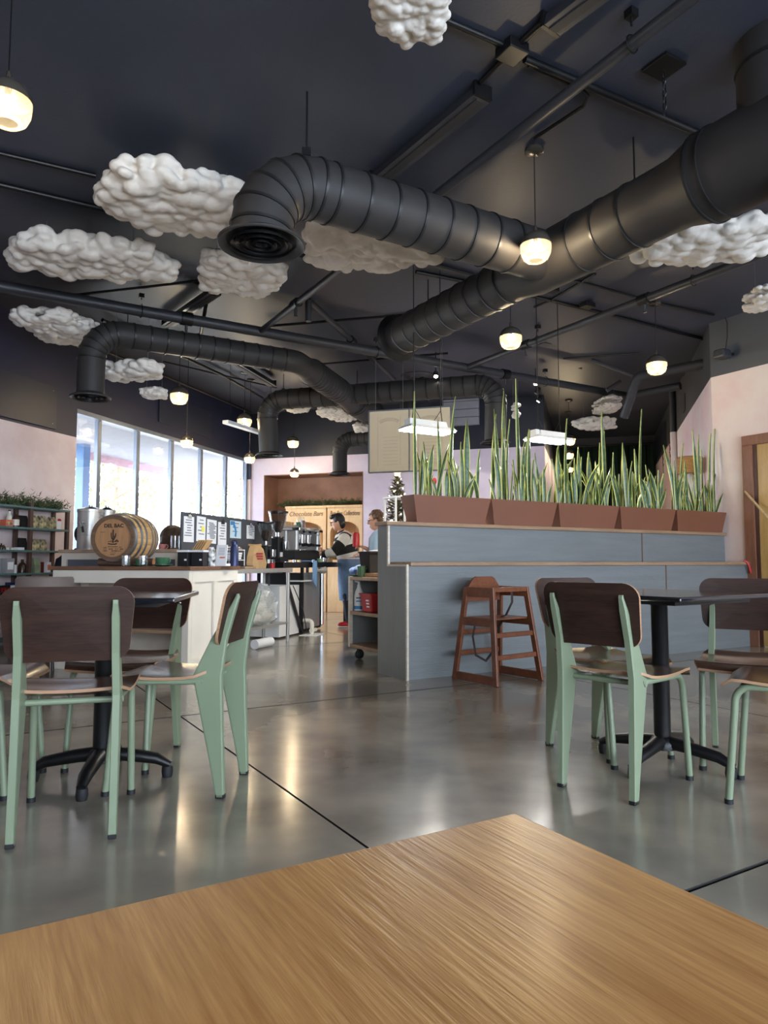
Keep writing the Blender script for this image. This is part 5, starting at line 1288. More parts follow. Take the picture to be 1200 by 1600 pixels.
# fridge
t = thing('undercounter_fridge', 'stainless steel fridge under the espresso table', 'fridge', R(-3.86, 8.78, 0), AR)
MB().box((0, 0, .39), (.5, .72, .74)).build('cabinet', m_blackm, t); mb = MB(); mb.box((.27, -.06, .41), (.05, .56, .72)); mb.build('door', m_steel, t, .02); mb = MB(); mb.box((.30, .27, .41), (.035, .05, .70)); mb.build('handle', m_chrome, t, .01)
MB().box((.26, .33, .41), (.05, .06, .72)).build('side_trim', m_steel, t)
# espresso machine
em = thing('espresso_machine', 'large chrome espresso machine with cups on top', 'espresso machine', R(-3.86, 8.68, EH), AR)
MB().box((0, 0, .09), (.5, .80, .12)).build('base', m_blackm, em, .01)
MB().box((-.06, 0, .33), (.36, .78, .20)).build('boiler_body', m_steel, em, .02)
mb = MB(); mb.box((.03, -.34, .30), (.46, .06, .34)); mb.build('side_panel', m_steel, em, .03)
mb = MB(); mb.box((.03, .37, .30), (.46, .06, .34)); mb.build('side_panel', m_steel, em, .03)
MB().box((.08, 0, .42), (.44, .80, .04)).build('cup_rail', m_chrome, em, .008)
MB().box((.12, 0, .155), (.34, .72, .016)).build('drip_tray', m_chrome, em, .004)
for y in (-.2, 0, .2):
    mb = MB(); mb.lathe([(.04, .24), (.042, .28), (.042, .36), (.001, .36)], (.16, y, 0), 16); g = mb.build('group_head', m_chrome, em)
    mb = MB(); mb.tube([(.17, y, .235), (.24, y, .23), (.34, y, .22)], [.03, .012, .014], 8); mb.build('portafilter', m_blackm, g)
    mb = MB(); mb.ball((.235, y + .09, .40), .02, 10, 6); mb.build('knob', m_blackm, em)
for y in (-.32, .32):
    mb = MB(); mb.tube([(.22, y, .38), (.27, y, .36), (.28, y, .2)], .007, 6); mb.build('steam_wand', m_chrome, em)
for s in (-.2, .2):
    for q in (-.32, .32): mb = MB(); mb.cyl((s, q, 0), (s, q, .035), .025, seg=10); mb.build('foot', m_chrome, em)
for k, y in enumerate((-.30, -.20, -.10)):
    mb = MB(); mb.lathe([(.001, 0), (.034, 0), (.042, .075), (.04, .08), (.001, .078)], seg=16); tag(mb.build('tan_cup', mat('tan_glaze%d' % k, (196, 150, 96), .4), None, 0, R(-3.82, 8.68 + y, EH + .442)), ['first', 'second', 'third'][k] + ' tan cup from the left on the espresso machine', 'cup', 'tan cups on the espresso machine')
mb = MB(); mb.lathe([(.001, 0), (.026, 0), (.036, .09), (.034, .09), (.024, .006)], seg=16); tag(mb.build('green_cup', m_ceramic, None, 0, R(-3.78, 8.68 + .05, EH + .442)), 'green cup on the espresso machine beside the syrup jars', 'cup')
for k, y in enumerate((.14, .25)):
    t = thing('syrup_jar', ['left clear jar half full of dark syrup', 'right clear jar full of reddish syrup'][k] + ' on the machine', 'jar', R(-3.80, 8.68 + y, EH + .442)); mb = MB(); mb.lathe([(.001, 0), (.036, 0), (.036, .13), (.02, .17), (.001, .17)], seg=16); mb.build('jar', m_glass, t); mb = MB(); mb.lathe([(.001, .002), (.033, .002), (.033, (.07, .12)[k]), (.001, (.07, .12)[k])], seg=16); mb.build('syrup', (m_blackm, mat('red_syrup', (122, 62, 52), .3))[k], t)
def grinder(p, s, label):
    t = thing('coffee_grinder', label, 'grinder', p, AR)
    MB().box((0, 0, .03 * s), (.2 * s, .24 * s, .05 * s)).build('base', m_blackm, t, .008)
    MB().box((-.02 * s, 0, .18 * s), (.15 * s, .17 * s, .28 * s)).build('body', m_blackm, t, .015)
    mb = MB(); mb.lathe([(.08 * s, .32 * s), (.085 * s, .335 * s), (.03 * s, .345 * s), (.03 * s, .40 * s)], seg=18); mb.build('collar', m_chrome, t)
    mb = MB(); mb.lathe([(.04 * s, .39 * s), (.07 * s, .45 * s), (.11 * s, .56 * s), (.13 * s, .66 * s), (.125 * s, .66 * s)], seg=22); mb.build('hopper', m_hopper, t)
    mb = MB(); mb.lathe([(.001, .395 * s), (.036 * s, .395 * s), (.066 * s, .45 * s), (.10 * s, .54 * s), (.001, .56 * s)], seg=22); mb.build('beans', m_beans, t)
    mb = MB(); mb.lathe([(.135 * s, .655 * s), (.135 * s, .675 * s), (.001, .685 * s)], seg=22); mb.build('lid', m_black, t)
    mb = MB(); mb.lathe([(.045 * s, .16 * s), (.05 * s, .18 * s), (.05 * s, .27 * s), (.001, .27 * s)], (.11 * s, 0, 0), 14); mb.build('doser', m_chrome, t)
    MB().box((.058 * s, -.02, .1 * s), (.01, .07 * s, .06 * s)).build('plate', m_lwhite, t)
grinder(R(-3.72, 7.98, EH), .92, 'tall black coffee grinder with a wide clear bean hopper')
grinder(R(-3.60, 7.40, TH), .78, 'shorter coffee grinder behind the paper bag')
t = thing('cleaning_cloth', 'light blue cloth hanging over the espresso table edge', 'cloth', R(EX1, 8.62, EH), AR)
vs, fs = [], []
for i in range(9):
    for j in range(7):
        u = (i / 8); v = j / 6 - .5
        path = (-.16 + .19 * u * 2, .012) if u < .5 else (.028 + .012 * math.sin(v * 12), .012 - (u - .5) * 2 * (.30 + .06 * math.sin(v * 5)))
        vs.append((path[0], v * (.14 + .05 * u) + .0, path[1] + .006 * math.sin(v * 14)))
for i in range(8):
    for j in range(6): a = i * 7 + j; fs.append((a, a + 1, a + 8, a + 7))
mb = MB(); mb.add(vs, fs, 0, True); o = mb.build('fabric', m_blue, t); md = o.modifiers.new('thick', 'SOLIDIFY'); md.thickness = .005
t = thing('rag', 'crumpled white rag on top of the steel fridge', 'cloth', R(-3.56, 8.98, .772), AR); mb = MB(); mb.ball((0, .08, .03), (.06, .11, .06), 10, 7); mb.ball((.02, -.06, .012), (.05, .16, .014), 10, 6); mb.build('cloth', m_white, t)
t = thing('drain_pipe', 'white plumbing elbow and valve on the floor by the table leg', 'pipe', R(-3.42, 8.36, 0), AR); mb = MB(); mb.tube(round_path([(0, 0, 0), (0, 0, .17), (-.12, .0, .17)], .04, 4), .028, 10); mb.tube([(0, -.03, .05), (.0, .12, .05)], .026, 10); mb.build('elbow', m_pvc, t); mb = MB(); mb.box((.02, -.02, .003), (.22, .36, .006)); mb.build('base_plate', m_white2, t)
mb = MB(); mb.tube([R(-3.5, 7.95, .62), R(-3.48, 8.05, .48), R(-3.47, 8.2, .3), R(-3.46, 8.3, .02)], .006, 6); tag(mb.build('hose', m_blackm), 'thin black hose hanging by the table brace', 'hose')
# small wares near the barista
t = thing('milk_pitcher', 'steel milk pitcher near the barista', 'pitcher', R(-3.62, 9.25, EH)); mb = MB(); mb.lathe([(.001, 0), (.045, 0), (.048, .05), (.038, .1), (.042, .115), (.04, .115), (.034, .1)], seg=18); mb.build('body', m_chrome, t); mb = MB(); mb.tube([(.04, 0, .09), (.075, 0, .085), (.075, 0, .04), (.045, 0, .03)], .005, 6); mb.build('handle', m_chrome, t)
t = thing('kraft_cup', 'brown paper canister beside the milk pitcher', 'canister', R(-3.60, 9.42, EH)); mb = MB(); mb.lathe([(.001, 0), (.05, 0), (.052, .11), (.001, .11)], seg=18); mb.build('body', m_kraft, t)
t = thing('bowl', 'small pale green bowl under the espresso machine spouts', 'bowl', R(-3.56, 8.98, EH)); mb = MB(); mb.lathe([(.001, 0), (.03, 0), (.05, .05), (.047, .05), (.028, .008)], seg=16); mb.build('body', mat('celadon', (170, 200, 170), .4), t)
t = thing('blender_display', 'dark slate chalk panel beside the barista', 'panel', R(-3.95, 9.62, EH), AR); MB().box((0, 0, .24), (.04, .42, .3)).build('panel', m_greypan, t, .01); MB().box((0, 0, .05), (.2, .3, .1)).build('base', m_blackm, t)
# ------------------------------------------------------------------ niche cabinets and garland
def cab(x0, x1, label, text):
    a, b = onplane(x0, 830, ru, BY + .05).dot(rv), onplane(x1, 830, ru, BY + .05).dot(rv)
    H = onplane(500, 790, ru, BY + .05).z
    t = thing('display_cabinet', label, 'cabinet', R((a + b) / 2, BY + .06, 0), AR); W = b - a
    MB().bx(-W / 2, W / 2, .02, .5, 0, .95).build('base', m_pine, t, .003)
    for s in (-1, 1): MB().bx(s * W / 2 - (.06 if s > 0 else 0), s * W / 2 + (.06 if s < 0 else 0), 0, .5, .95, H - .25).build('side', m_pine, t, .003)
    MB().bx(-W / 2, W / 2, 0, .5, H - .25, H - .045).build('header', m_pine, t, .003)
    MB().bx(-W / 2 - .01, W / 2 + .01, -.02, .52, H - .045, H).build('cornice', m_pine, t, .006)
    MB().bx(-W / 2, W / 2, .46, .5, .95, H - .25).build('back', m_pine, t)
    n = 12; zz = H - .25; w2 = W / 2 - .06; pts = [(-w2, zz), (-w2, zz - .25)]
    for i in range(n + 1): q = math.pi * (1 - i / n); pts.append((w2 * math.cos(q), zz - .25 + .2 * math.sin(q)))
    pts += [(w2, zz)]
    mb = MB(); mb.prism([(-w2, zz)] + [(w2 * math.cos(math.pi * (1 - i / n)), zz - .25 + .2 * math.sin(math.pi * i / n)) for i in range(n + 1)] + [(w2, zz)], 0, .03); mb.build('arch', m_pine, t)
    for k in range(5):
        MB().box((-w2 + (k + .5) * 2 * w2 / 5, .44, 1.25), (.02, .015, .6)).build('slat', m_pine, t)
    MB().bx(-w2, w2, .03, .46, 1.18, 1.2).build('shelf', m_pine, t)
    tm = text_mesh(text, .125, .002, .28); tw = max(v.co.x for v in tm.vertices) * 2; sc_ = min(1.0, W * .86 / tw)
    for v in tm.vertices: v.co.x *= sc_
    link('lettering', tm, m_pineb, t, 0, (0, -.004, H - .15), 0, (rd(90), 0, 0))
    return H
cab(446, 509, 'pine display cabinet lettered Chocolate Bars', 'Chocolate Bars'); Hc = cab(511, 566, 'pine display cabinet lettered Bon Bon Collections', 'Bon Bon Collections')
ga, gb = onplane(440, 788, ru, BY + .3).dot(rv), onplane(566, 788, ru, BY + .3).dot(rv)
garland(R(ga, BY + .25, Hc), R(gb, BY + .25, Hc), .25, .1, 520, 9, 'evergreen garland along the top of the niche cabinets')

# ------------------------------------------------------------------ hanging menu board
sy_ = rxy(at(641, 690, 9.0))[1]
pa, pb = onplane(577, 690, ru, sy_), onplane(705, 690, ru, sy_); z0, z1 = onplane(577, 739, ru, sy_).z, onplane(577, 643, ru, sy_).z
W = (pb - pa).length; H = z1 - z0
t = thing('menu_board', 'cream two-panel menu board hanging from wires, seen from the back', 'sign', Vector(((pa.x + pb.x) / 2, (pa.y + pb.y) / 2, z0)), AR)
for s in (-1, 1):
    cx = s * W / 4 - .02 * (1 if s > 0 else 1)
    MB().box((s * W / 4, 0, H / 2), (W / 2 - .012, .02, H - .02)).build('panel', m_sign, t)
    x0 = s * W / 4
    for dx in (-.15, .15): MB().box((x0 + dx, -.0105, H * .5), (.004, .002, H * .8)).build('print_rule', m_signtxt, t)
    mb = MB(); mb.tube([(x0 + .14 * math.sin(a) * .95, -.011, H * .80 + .04 * math.cos(a * 1.2)) for a in [rd(-70 + 14 * i) for i in range(11)]], .022, 6, flat=.1, up=(0, 0, 1)); mb.build('print_banner', m_signtxt, t)
    for k in range(9): MB().box((x0 + .02, -.0108, H * (.12 + .055 * k)), (.2, .0015, .006)).build('print_line', m_signtxt, t)
for a, b, c, d in ((-W / 2 - .01, -W / 2 + .008, 0, H), (W / 2 - .008, W / 2 + .01, 0, H), (-.006, .006, 0, H), (-W / 2, W / 2, -.008, .01), (-W / 2, W / 2, H - .01, H + .008)): MB().bx(a, b, -.016, .016, c, d).build('frame', m_hoop, t)
for x in (-W * .42, -W * .08, W * .06, W * .4): mb = MB(); mb.cyl((x, 0, H), (x, 0, CEIL - z0), .003, seg=5); mb.build('wire', m_hoop, t)
# small unlit strip over the windows
p0, p1 = at(352, 659, 9.8), at(428, 685, 11.0); d = p1 - p0; d.z = 0
t = thing('strip_light', 'thin white strip light hanging near the window pendants', 'light fixture', p0)
mb = MB(); mb.box((d.length / 2, 0, 0), (d.length, .10, .05), M=Matrix.Rotation(math.atan2(d.y, d.x), 4, 'Z')); mb.build('housing', m_lwhite, t, .006)
for s in (.08, .92): mb = MB(); q = d * s; mb.cyl((q.x, q.y, .02), (q.x, q.y, CEIL - p0.z), .003, seg=5); mb.build('wire', m_black, t)

# ------------------------------------------------------------------ green curtain
ca, cb = onplane(853, 760, ru, CY - .15).dot(rv), RX - .02; zt = onplane(930, 699, ru, CY - .15).z
t = thing('curtain', 'dark green velvet curtain hanging in the far opening', 'curtain', R(0, CY - .15, 0), AR)
n = 120; vs, fs = [], []
for i in range(n + 1):
    x = ca + (cb - ca) * i / n; y = .05 * math.sin(i * .62) + .02 * math.sin(i * 1.7)
    for k, z in enumerate((.02, zt * .5, zt)): vs.append((x, y * (1 - .25 * k), z))
for i in range(n):
    for k in range(2): a = i * 3 + k; fs.append((a, a + 3, a + 4, a + 1))
mb = MB(); mb.add(vs, fs, 0, True); o = mb.build('drape', m_curtain, t); md = o.modifiers.new('thick', 'SOLIDIFY'); md.thickness = .008
mb = MB(); mb.cyl((ca, 0, zt + .03), (cb, 0, zt + .03), .02, seg=10); mb.build('rod', m_black, t)
# pink wall end beside the curtain is the return of the back wall

# ------------------------------------------------------------------ christmas tree, white rack, displays behind the planters
p = at(621, 879, 10.6); t = thing('christmas_tree', 'slim lit Christmas tree with a gold star behind the bar', 'christmas tree', (p.x, p.y, 0))
rnd = random.Random(4); vs, fs = [], []
zt = at(621, 745, 10.6).z
for k in range(2600):
    q = rnd.random() ** .6; z = zt - (zt - .45) * q; r = (.03 + .52 * q) * rnd.uniform(.35, 1.0); a = rnd.uniform(0, 6.283)
    c = Vector((r * math.cos(a), r * math.sin(a), z)); dv = Vector((math.cos(a), math.sin(a), rnd.uniform(-.3, .6))).normalized() * .075; s = Vector((-math.sin(a), math.cos(a), rnd.uniform(-.5, .5))).normalized() * .022
    o = len(vs); vs += [c - dv * .4, c + s, c + dv, c - s]; fs.append((o, o + 1, o + 2, o + 3))
mb = MB(); mb.add(vs, fs); tag(mb.build('needles', m_tree, t), kind='stuff')
mb = MB(); mb.tube([(0, 0, 0), (0, 0, zt)], [.04, .008], 8); mb.build('trunk', m_bark, t)
mb = MB(); mb.lathe([(.001, 0), (.18, 0), (.16, .05), (.04, .07)], seg=16); mb.build('stand', m_black, t)
mb = MB()
for k in range(90):
    q = (k + .5) / 90; z = zt - (zt - .5) * q ** .8; r = .04 + .52 * q ** .8; a = k * 2.4
    mb.ball((r * math.cos(a), r * math.sin(a), z), .011, 6, 4)
tag(mb.build('string_lights', m_fairy, t), kind='stuff')
mb = MB(); pts = []
for k in range(10): a = math.pi / 2 + k * math.pi / 5; r = .085 if k % 2 == 0 else .036; pts.append((r * math.cos(a), zt + .06 + r * math.sin(a)))
mb.prism(pts, -.02, .02); mb.build('star', emis('gold_star', (1.0, .66, .28), 1.6), t)
t = thing('white_rack', 'white tubular rack standing beside the Christmas tree', 'rack', at(622, 879, 8.3) * 1, AG); t.location.z = 0
for x, y in ((-.03, 0), (.25, 0), (-.03, .25), (.25, .25)): mb = MB(); mb.cyl((x, y, 0), (x, y, 1.68), .014, seg=8); mb.build('post', m_white2, t)
for z in (.5, 1.1, 1.66): MB().bx(-.05, .27, -.02, .27, z, z + .02).build('shelf', m_white2, t)
p = at(714, 879, 9.3); t = thing('pastry_case', 'bright white display case glimpsed between the snake plants', 'display case', (p.x, p.y, 0), AR)
MB().box((0, 0, .6), (.8, .6, 1.2)).build('base', m_white2, t, .01); MB().box((0, .05, 1.45), (.8, .5, .5)).build('hood', m_white2, t, .02)
for k in range(5): MB().box((0, -.27, 1.22 + .07 * k), (.76, .03, .02)).build('slat', m_pine, t)
t = thing('red_flower', 'small red flower on the display case behind the leftmost planter', 'flower', at(679, 752, 9.3)); 
mb = MB(); mb.ball((0, 0, 0), (.03, .03, .05), 8, 6); mb.build('bloom', mat('coral_red', (226, 74, 74), .6), t); mb = MB(); mb.cyl((0, 0, 1.7 - at(679, 752, 9.3).z), (0, 0, -.03), .006, seg=6); mb.build('stem', m_needle, t)
# woven lamp behind the rightmost plants
p = at(1078, 728, 8.8); t = thing('woven_lamp', 'woven tan lampshade on a pale stand behind the rightmost plants', 'lamp', (p.x, p.y, 0), 0)
mb = MB(); mb.lathe([(.14, p.z - .10), (.15, p.z - .09), (.15, p.z + .10), (.135, p.z + .11)], seg=24); mb.build('shade', m_wicker, t)
mb = MB(); mb.lathe([(.16, 0), (.16, .02), (.03, .05), (.03, .9), (.10, .95), (.12, p.z - .35), (.05, p.z - .14), (.001, p.z - .05)], seg=20); mb.build('stand', m_white2, t)
# mural sprigs on the far right wall
for k, (x, y) in enumerate(((1040, 704), (1047, 706), (1036, 722))):
    q = onplane(x, y, rv, RX - .004)
    mb = MB(); mb.tube([q + Vector((0, 0, -.22)), q + ru * .03, q + Vector((0, 0, .18))], .006, 5)
    for s in range(5): mb.tube([q + Vector((0, 0, -.1 + .06 * s)), q + ru * (.12 if s % 2 else -.12) + Vector((0, 0, -.05 + .06 * s))], .005, 5)
    mb.build('painted_sprig', m_ink, wfr)

# ------------------------------------------------------------------ service cart behind the bar end
cx0, cx1, cy0, cy1 = 3.16, 3.62, 5.13, 5.98
t = thing('service_cart', 'blue-grey service cart with three shelves on black casters', 'cart', (0, 0, 0), AG)
for nm, z in (('top_shelf', .765), ('middle_shelf', .445), ('bottom_shelf', .14)): MB().bx(cx0, cx1, cy0, cy1, z - .03, z).build(nm, m_trim, t, .003)
MB().bx(cx1 - .015, cx1, cy0, cy1, .11, .735).build('back_panel', m_bar2, t)
MB().bx(cx0 + .01, cx1 - .016, cy1 - .015, cy1, .14, .735).build('end_panel', m_bar2, t)
MB().bx(cx0 - .002, cx0 + .03, cy1 - .03, cy1 + .002, .11, .77).build('post', m_edge, t); MB().bx(cx0 - .002, cx0 + .03, cy0, cy0 + .03, .11, .77).build('post', m_edge, t)
MB().bx(cx0 + .08, cx1, cy0, cy1, .77, .80).build('riser_board', m_trim, t)
for x in (cx0 + .07, cx1 - .07):
    for y in (cy0 + .09, cy1 - .09):
        M = Matrix.Translation((x, y, .045)) @ Matrix.Rotation(rd(90), 4, 'X')
        mb = MB(); mb.lathe([(.001, -.014), (.038, -.014), (.044, -.008), (.044, .008), (.038, .014), (.001, .014)], seg=18, M=M); mb.box((x, y, .088), (.03, .04, .044)); mb.build('caster', m_blackm, t)
def on_cart(u, dy, z): return G(cx0 + u, dy, z)
def mug(p, m, label):
    t = thing('mug', label, 'mug', p, 0); mb = MB(); mb.lathe([(.001, 0), (.036, 0), (.042, .02), (.043, .1), (.039, .1), (.037, .02), (.001, .012)], seg=20); mb.build('body', m, t); mb = MB(); mb.tube([(.042 + .024 * math.sin(a), 0, .05 + .028 * math.cos(a)) for a in [i * math.pi / 8 for i in range(9)]], .006, 6); mb.build('handle', m, t)
def on_cart_px(x, gx, z): p = onplane(x, 879, gv, gx); return Vector((p.x, p.y, z))
mug(on_cart_px(565, cx0 + .07, .767), m_ceramic, 'green mug on the top shelf of the cart')
mb = MB(); mb.lathe([(.001, 0), (.04, 0), (.06, .012), (.058, .016), (.001, .008)], seg=20); tag(mb.build('saucer', m_ceramic, None, 0, on_cart_px(556, cx0 + .08, .767)), 'green saucer beside the mug on the cart', 'saucer')
p = on_cart_px(583, cx0 + .20, .80); t = thing('black_bin', 'black plastic bin on top of the cart', 'bin', p, AG); mb = MB(); mb.box((0, 0, .1), (.17, .17, .2), top=(1.2, 1.2)); mb.build('body', m_blackm, t, .01); mb = MB(); mb.box((0, 0, .198), (.215, .215, .012)); mb.build('rim', m_blackm, t)
p = on_cart_px(566, cx0 + .24, .80); t = thing('blue_rag', 'crumpled blue and white cloth beside the black bin', 'cloth', p, 0.4); mb = MB(); mb.ball((0, 0, .03), (.1, .09, .05), 9, 6); mb.ball((.05, -.03, .07), (.06, .06, .05), 8, 6); mb.ball((-.07, .0, .02), (.07, .03, .04), 8, 6); mb.build('cloth', mat('blue_white_cloth', (70, 112, 182), .85, rgb2=(206, 220, 236), scale=14), t)
p = on_cart_px(561, cx0 + .09, .447); t = thing('spray_bottle', 'white spray bottle with a blue band on the cart', 'bottle', p, 0)
mb = MB(); mb.lathe([(.001, 0), (.044, 0), (.046, .02), (.046, .14), (.036, .18), (.018, .22), (.018, .24), (.001, .24)], seg=18); mb.build('body', m_white2, t); mb = MB(); mb.lathe([(.0468, .015), (.0468, .045)], seg=18); mb.build('blue_band', m_posterblue, t); mb = MB(); mb.tube([(0, 0, .24), (0, 0, .27), (-.04, 0, .28)], [.014, .014, .01], 8); mb.build('trigger', m_white2, t)
for k in range(2): MB().box((0, -.046, .12 - k * .03), (.05, .004, .012)).build('print', m_posterblue if k else m_greypan, t)
p = on_cart_px(584, cx0 + .10, .447); t = thing('red_bucket', 'square red cleaning bucket on the cart', 'bucket', p, AG); mb = MB(); mb.box((0, 0, .085), (.15, .17, .17), top=(1.22, 1.22)); mb.build('body', m_red, t, .015); mb = MB(); mb.box((0, 0, .165), (.2, .22, .014)); mb.build('rim', m_red, t, .004)
for k in range(3): MB().box((-.088 - .004 * (2 - k), -.05, .11 - k * .028), (.004, .05, .012)).build('print', m_paper, t)
p = at(592, 865, 7.4); t = thing('plastic_tub', 'white lidded tub with a handle behind the bar end', 'tub', Vector((p.x, p.y, .81)), 0); mb = MB(); mb.lathe([(.001, 0), (.10, 0), (.11, .2), (.001, .2)], seg=20); mb.build('body', m_white2, t); mb = MB(); mb.lathe([(.115, .19), (.118, .21), (.001, .225)], seg=20); mb.build('lid', m_lwhite, t); mb = MB(); mb.tube([(-.10, -.03, .19), (-.14, -.05, .18), (-.145, -.05, .06), (-.10, -.03, .04)], .010, 6); mb.build('handle', m_white2, t)
t = thing('side_cabinet', 'blue-grey side cabinet carrying the white tub behind the bar', 'cabinet', (p.x + .1, p.y, 0), AG); MB().box((0, .0, .39), (.45, .4, .78)).build('body', m_bar2, t); MB().box((0, 0, .795), (.48, .43, .03)).build('top', m_trim, t)

# ------------------------------------------------------------------ mop bucket, handle
p = onz(1186, 1004, 0); t = thing('mop_bucket', 'yellow mop bucket on casters at the right edge', 'bucket', p + Vector((.12, .1, 0)), AG + .3)
mb = MB(); mb.box((0, 0, .23), (.34, .28, .30), top=(1.15, 1.15)); mb.build('tub', m_yellow, t, .03); mb = MB(); mb.box((0, 0, .38), (.41, .34, .02)); mb.build('rim', m_yellow, t, .008)
for x in (-.13, .13):
    for y in (-.1, .1):
        M = Matrix.Translation((x, y, .035)) @ Matrix.Rotation(rd(90), 4, 'X'); mb = MB(); mb.lathe([(.001, -.012), (.034, -.012), (.034, .012), (.001, .012)], seg=16, M=M); mb.box((x, y, .07), (.03, .03, .03)); mb.build('caster', m_greybox, t)
for (z, w_, h_, m) in ((.33, .12, .022, m_blackm), (.295, .10, .014, m_blackm)): MB().box((-.06, -.149 - (z - .23) * .07, z), (w_, .006, h_)).build('label', m, t)
mb = MB(); mb.prism([(-.02, .20), (.02, .20), (0, .24)], -.147, -.144); mb.build('warning_mark', m_blackm, t)
a, b = at(1164, 768, 6.75), at(1232, 960, 6.1); 
b = Vector((4.18, 6.35, .42)); a = onplane(1164, 768, gv, GX - .05)
t = thing('mop', 'mop with a pale wooden handle leaning against the door casing', 'mop', (0, 0, 0)); mb = MB(); mb.tube([b, a], .013, 10); mb.build('handle', m_handle, t)
mb = MB(); mb.tube([b + Vector((0, 0, .04)), b + Vector((.02, -.02, -.12))], [.03, .06], 10); mb.build('head', m_white2, t)
t = thing('red_strap', 'short red strap hanging at the right end of the ledge', 'strap', G(GX - .1, BF - .04, LEDGE), AG); mb = MB(); mb.tube([(-.03, .02, .012), (.0, 0, .006), (.02, -.012, -.04), (.05, -.012, -.12)], .012, 6, flat=.4); mb.build('webbing', m_red, t)

# ------------------------------------------------------------------ people
def skin_body(name, verts, edges, radii, m, parent, sub=2, root=0):
    me = bpy.data.meshes.new(name); me.from_pydata([tuple(v) for v in verts], edges, []); me.update()
    o = bpy.data.objects.new(name, me); COL.objects.link(o); o.parent = parent; me.materials.append(m)
    md = o.modifiers.new('skin', 'SKIN'); md.use_smooth_shade = True
    for i, r in enumerate(radii): me.skin_vertices[0].data[i].radius = r if isinstance(r, tuple) else (r, r)
    me.skin_vertices[0].data[root].use_root = True
    sb = o.modifiers.new('sub', 'SUBSURF'); sb.levels = sub; sb.render_levels = sub
    return o
def hand(V, E, Rr, wrist, d, up, curl=.5):      # palm and five fingers appended to the skeleton; d = pointing, up = back of the hand
    d, up = Vector(d).normalized(), Vector(up).normalized(); s = d.cross(up).normalized()
    w0 = wrist; p = V[w0] + d * .05; V.append(p); Rr.append((.030, .018)); E.append((w0, len(V) - 1)); pi = len(V) - 1
    for k, (off, L) in enumerate(((-.027, .066), (-.009, .078), (.009, .072), (.027, .056))):
        a = p + d * .035 + s * off; b = a + (d * math.cos(curl) - up * math.sin(curl)) * L * .55; c = b + (d * math.cos(curl * 2.2) - up * math.sin(curl * 2.2)) * L * .5
        i = len(V); V += [a, b, c]; Rr += [.010, .009, .007]; E += [(pi, i), (i, i + 1), (i + 1, i + 2)]
    a = p - d * .02 - s * .034; b = a + (d * .7 - s * .5 - up * .3).normalized() * .038; i = len(V); V += [a, b]; Rr += [.011, .009]; E += [(pi, i), (i, i + 1)]
def ringloft(path, radii, seg=16, flat=1.0, mis=None, up=None):
    mb = MB(); mb.tube(path, radii, seg, flat=flat, mis=mis, up=up); return mb
def dense(pts, rs, n):
    P, Q = [], []
    for k in range(len(pts) - 1):
        for i in range(n): t = i / n; P.append(Vector(pts[k]).lerp(Vector(pts[k + 1]), t)); Q.append(rs[k] + (rs[k + 1] - rs[k]) * t)
    P.append(Vector(pts[-1])); Q.append(rs[-1]); return P, Q
def head(parent, c, fwd, mskin, r=.1):
    f = Vector(fwd).normalized(); s = Vector((-f.y, f.x, 0)).normalized(); M = Matrix.Translation(c) @ Matrix(((f.x, s.x, 0, 0), (f.y, s.y, 0, 0), (0, 0, 1, 0), (0, 0, 0, 1)))
    return M
def person_head_mb(mb, M):
    mb.ball((0, 0, 0), (.098, .078, .118), 18, 14, M=M); mb.ball((.03, 0, -.055), (.065, .058, .07), 14, 10, M=M)
    mb.tube([M @ Vector((.092, 0, .012)), M @ Vector((.112, 0, -.022)), M @ Vector((.098, 0, -.03))], [.009, .014, .010], 8)
    for s in (-1, 1): mb.ball((-.005, s * .078, -.01), (.02, .012, .032), 8, 6, M=M)
def face_bits(parent, M, glasses=True):
    mb = MB()
    for s in (-1, 1): mb.ball((.086, s * .032, .015), (.012, .014, .008), 8, 6, M=M)
    mb.build('eyes', m_ink, parent)
    mb = MB(); mb.tube([M @ Vector((.086, -.022, -.068)), M @ Vector((.094, 0, -.07)), M @ Vector((.086, .022, -.068))], [.004, .006, .004], 6); mb.build('mouth', mat('lips', (176, 98, 88), .5), parent)
    if glasses:
        mb = MB()
        for s in (-1, 1):
            mb.tube([M @ Vector((.106, s * .034 + .024 * math.cos(a), .012 + .02 * math.sin(a))) for a in [i * math.pi / 6 for i in range(12)]], .0025, 5, closed=True)
            mb.tube([M @ Vector((.104, s * .058, .018)), M @ Vector((0, s * .084, .01))], .0025, 5)
        mb.build('glasses', m_black, parent)

# barista: local +x is the facing direction (towards the machine), standing beside the espresso table
bpos = at(545, 879, 10.05); bz0 = Vector((bpos.x, bpos.y, 0)); brz = rd(180 + 4)
P = thing('person', 'barista in black and white striped sweater and denim apron working at the machine', 'person', bz0, brz); P.scale = (.95, .95, .95)
V = [Vector(v) for v in ((-.02, 0, .86), (0, 0, 1.0), (.05, 0, 1.18), (.09, 0, 1.30), (.12, 0, 1.40), (.14, 0, 1.45),
     (.07, .17, 1.29), (.22, .22, 1.10), (.40, .14, 1.06), (.07, -.17, 1.29), (.16, -.24, 1.08), (.38, -.16, 1.12),
     (-.02, .09, .82), (.02, .11, .46), (-.03, .11, .08), (.10, .12, .035), (-.02, -.09, .82), (-.06, -.1, .46), (-.14, -.1, .08), (-.01, -.11, .035))]
E = [(0, 1), (1, 2), (2, 3), (3, 4), (4, 5), (3, 6), (6, 7), (7, 8), (3, 9), (9, 10), (10, 11), (0, 12), (12, 13), (13, 14), (14, 15), (0, 16), (16, 17), (17, 18), (18, 19)]
Rr = [(.13, .10), (.12, .095), (.13, .10), (.11, .085), .05, .05, .055, .042, .026, .055, .042, .026, .085, .055, .036, .03, .085, .055, .036, .03]
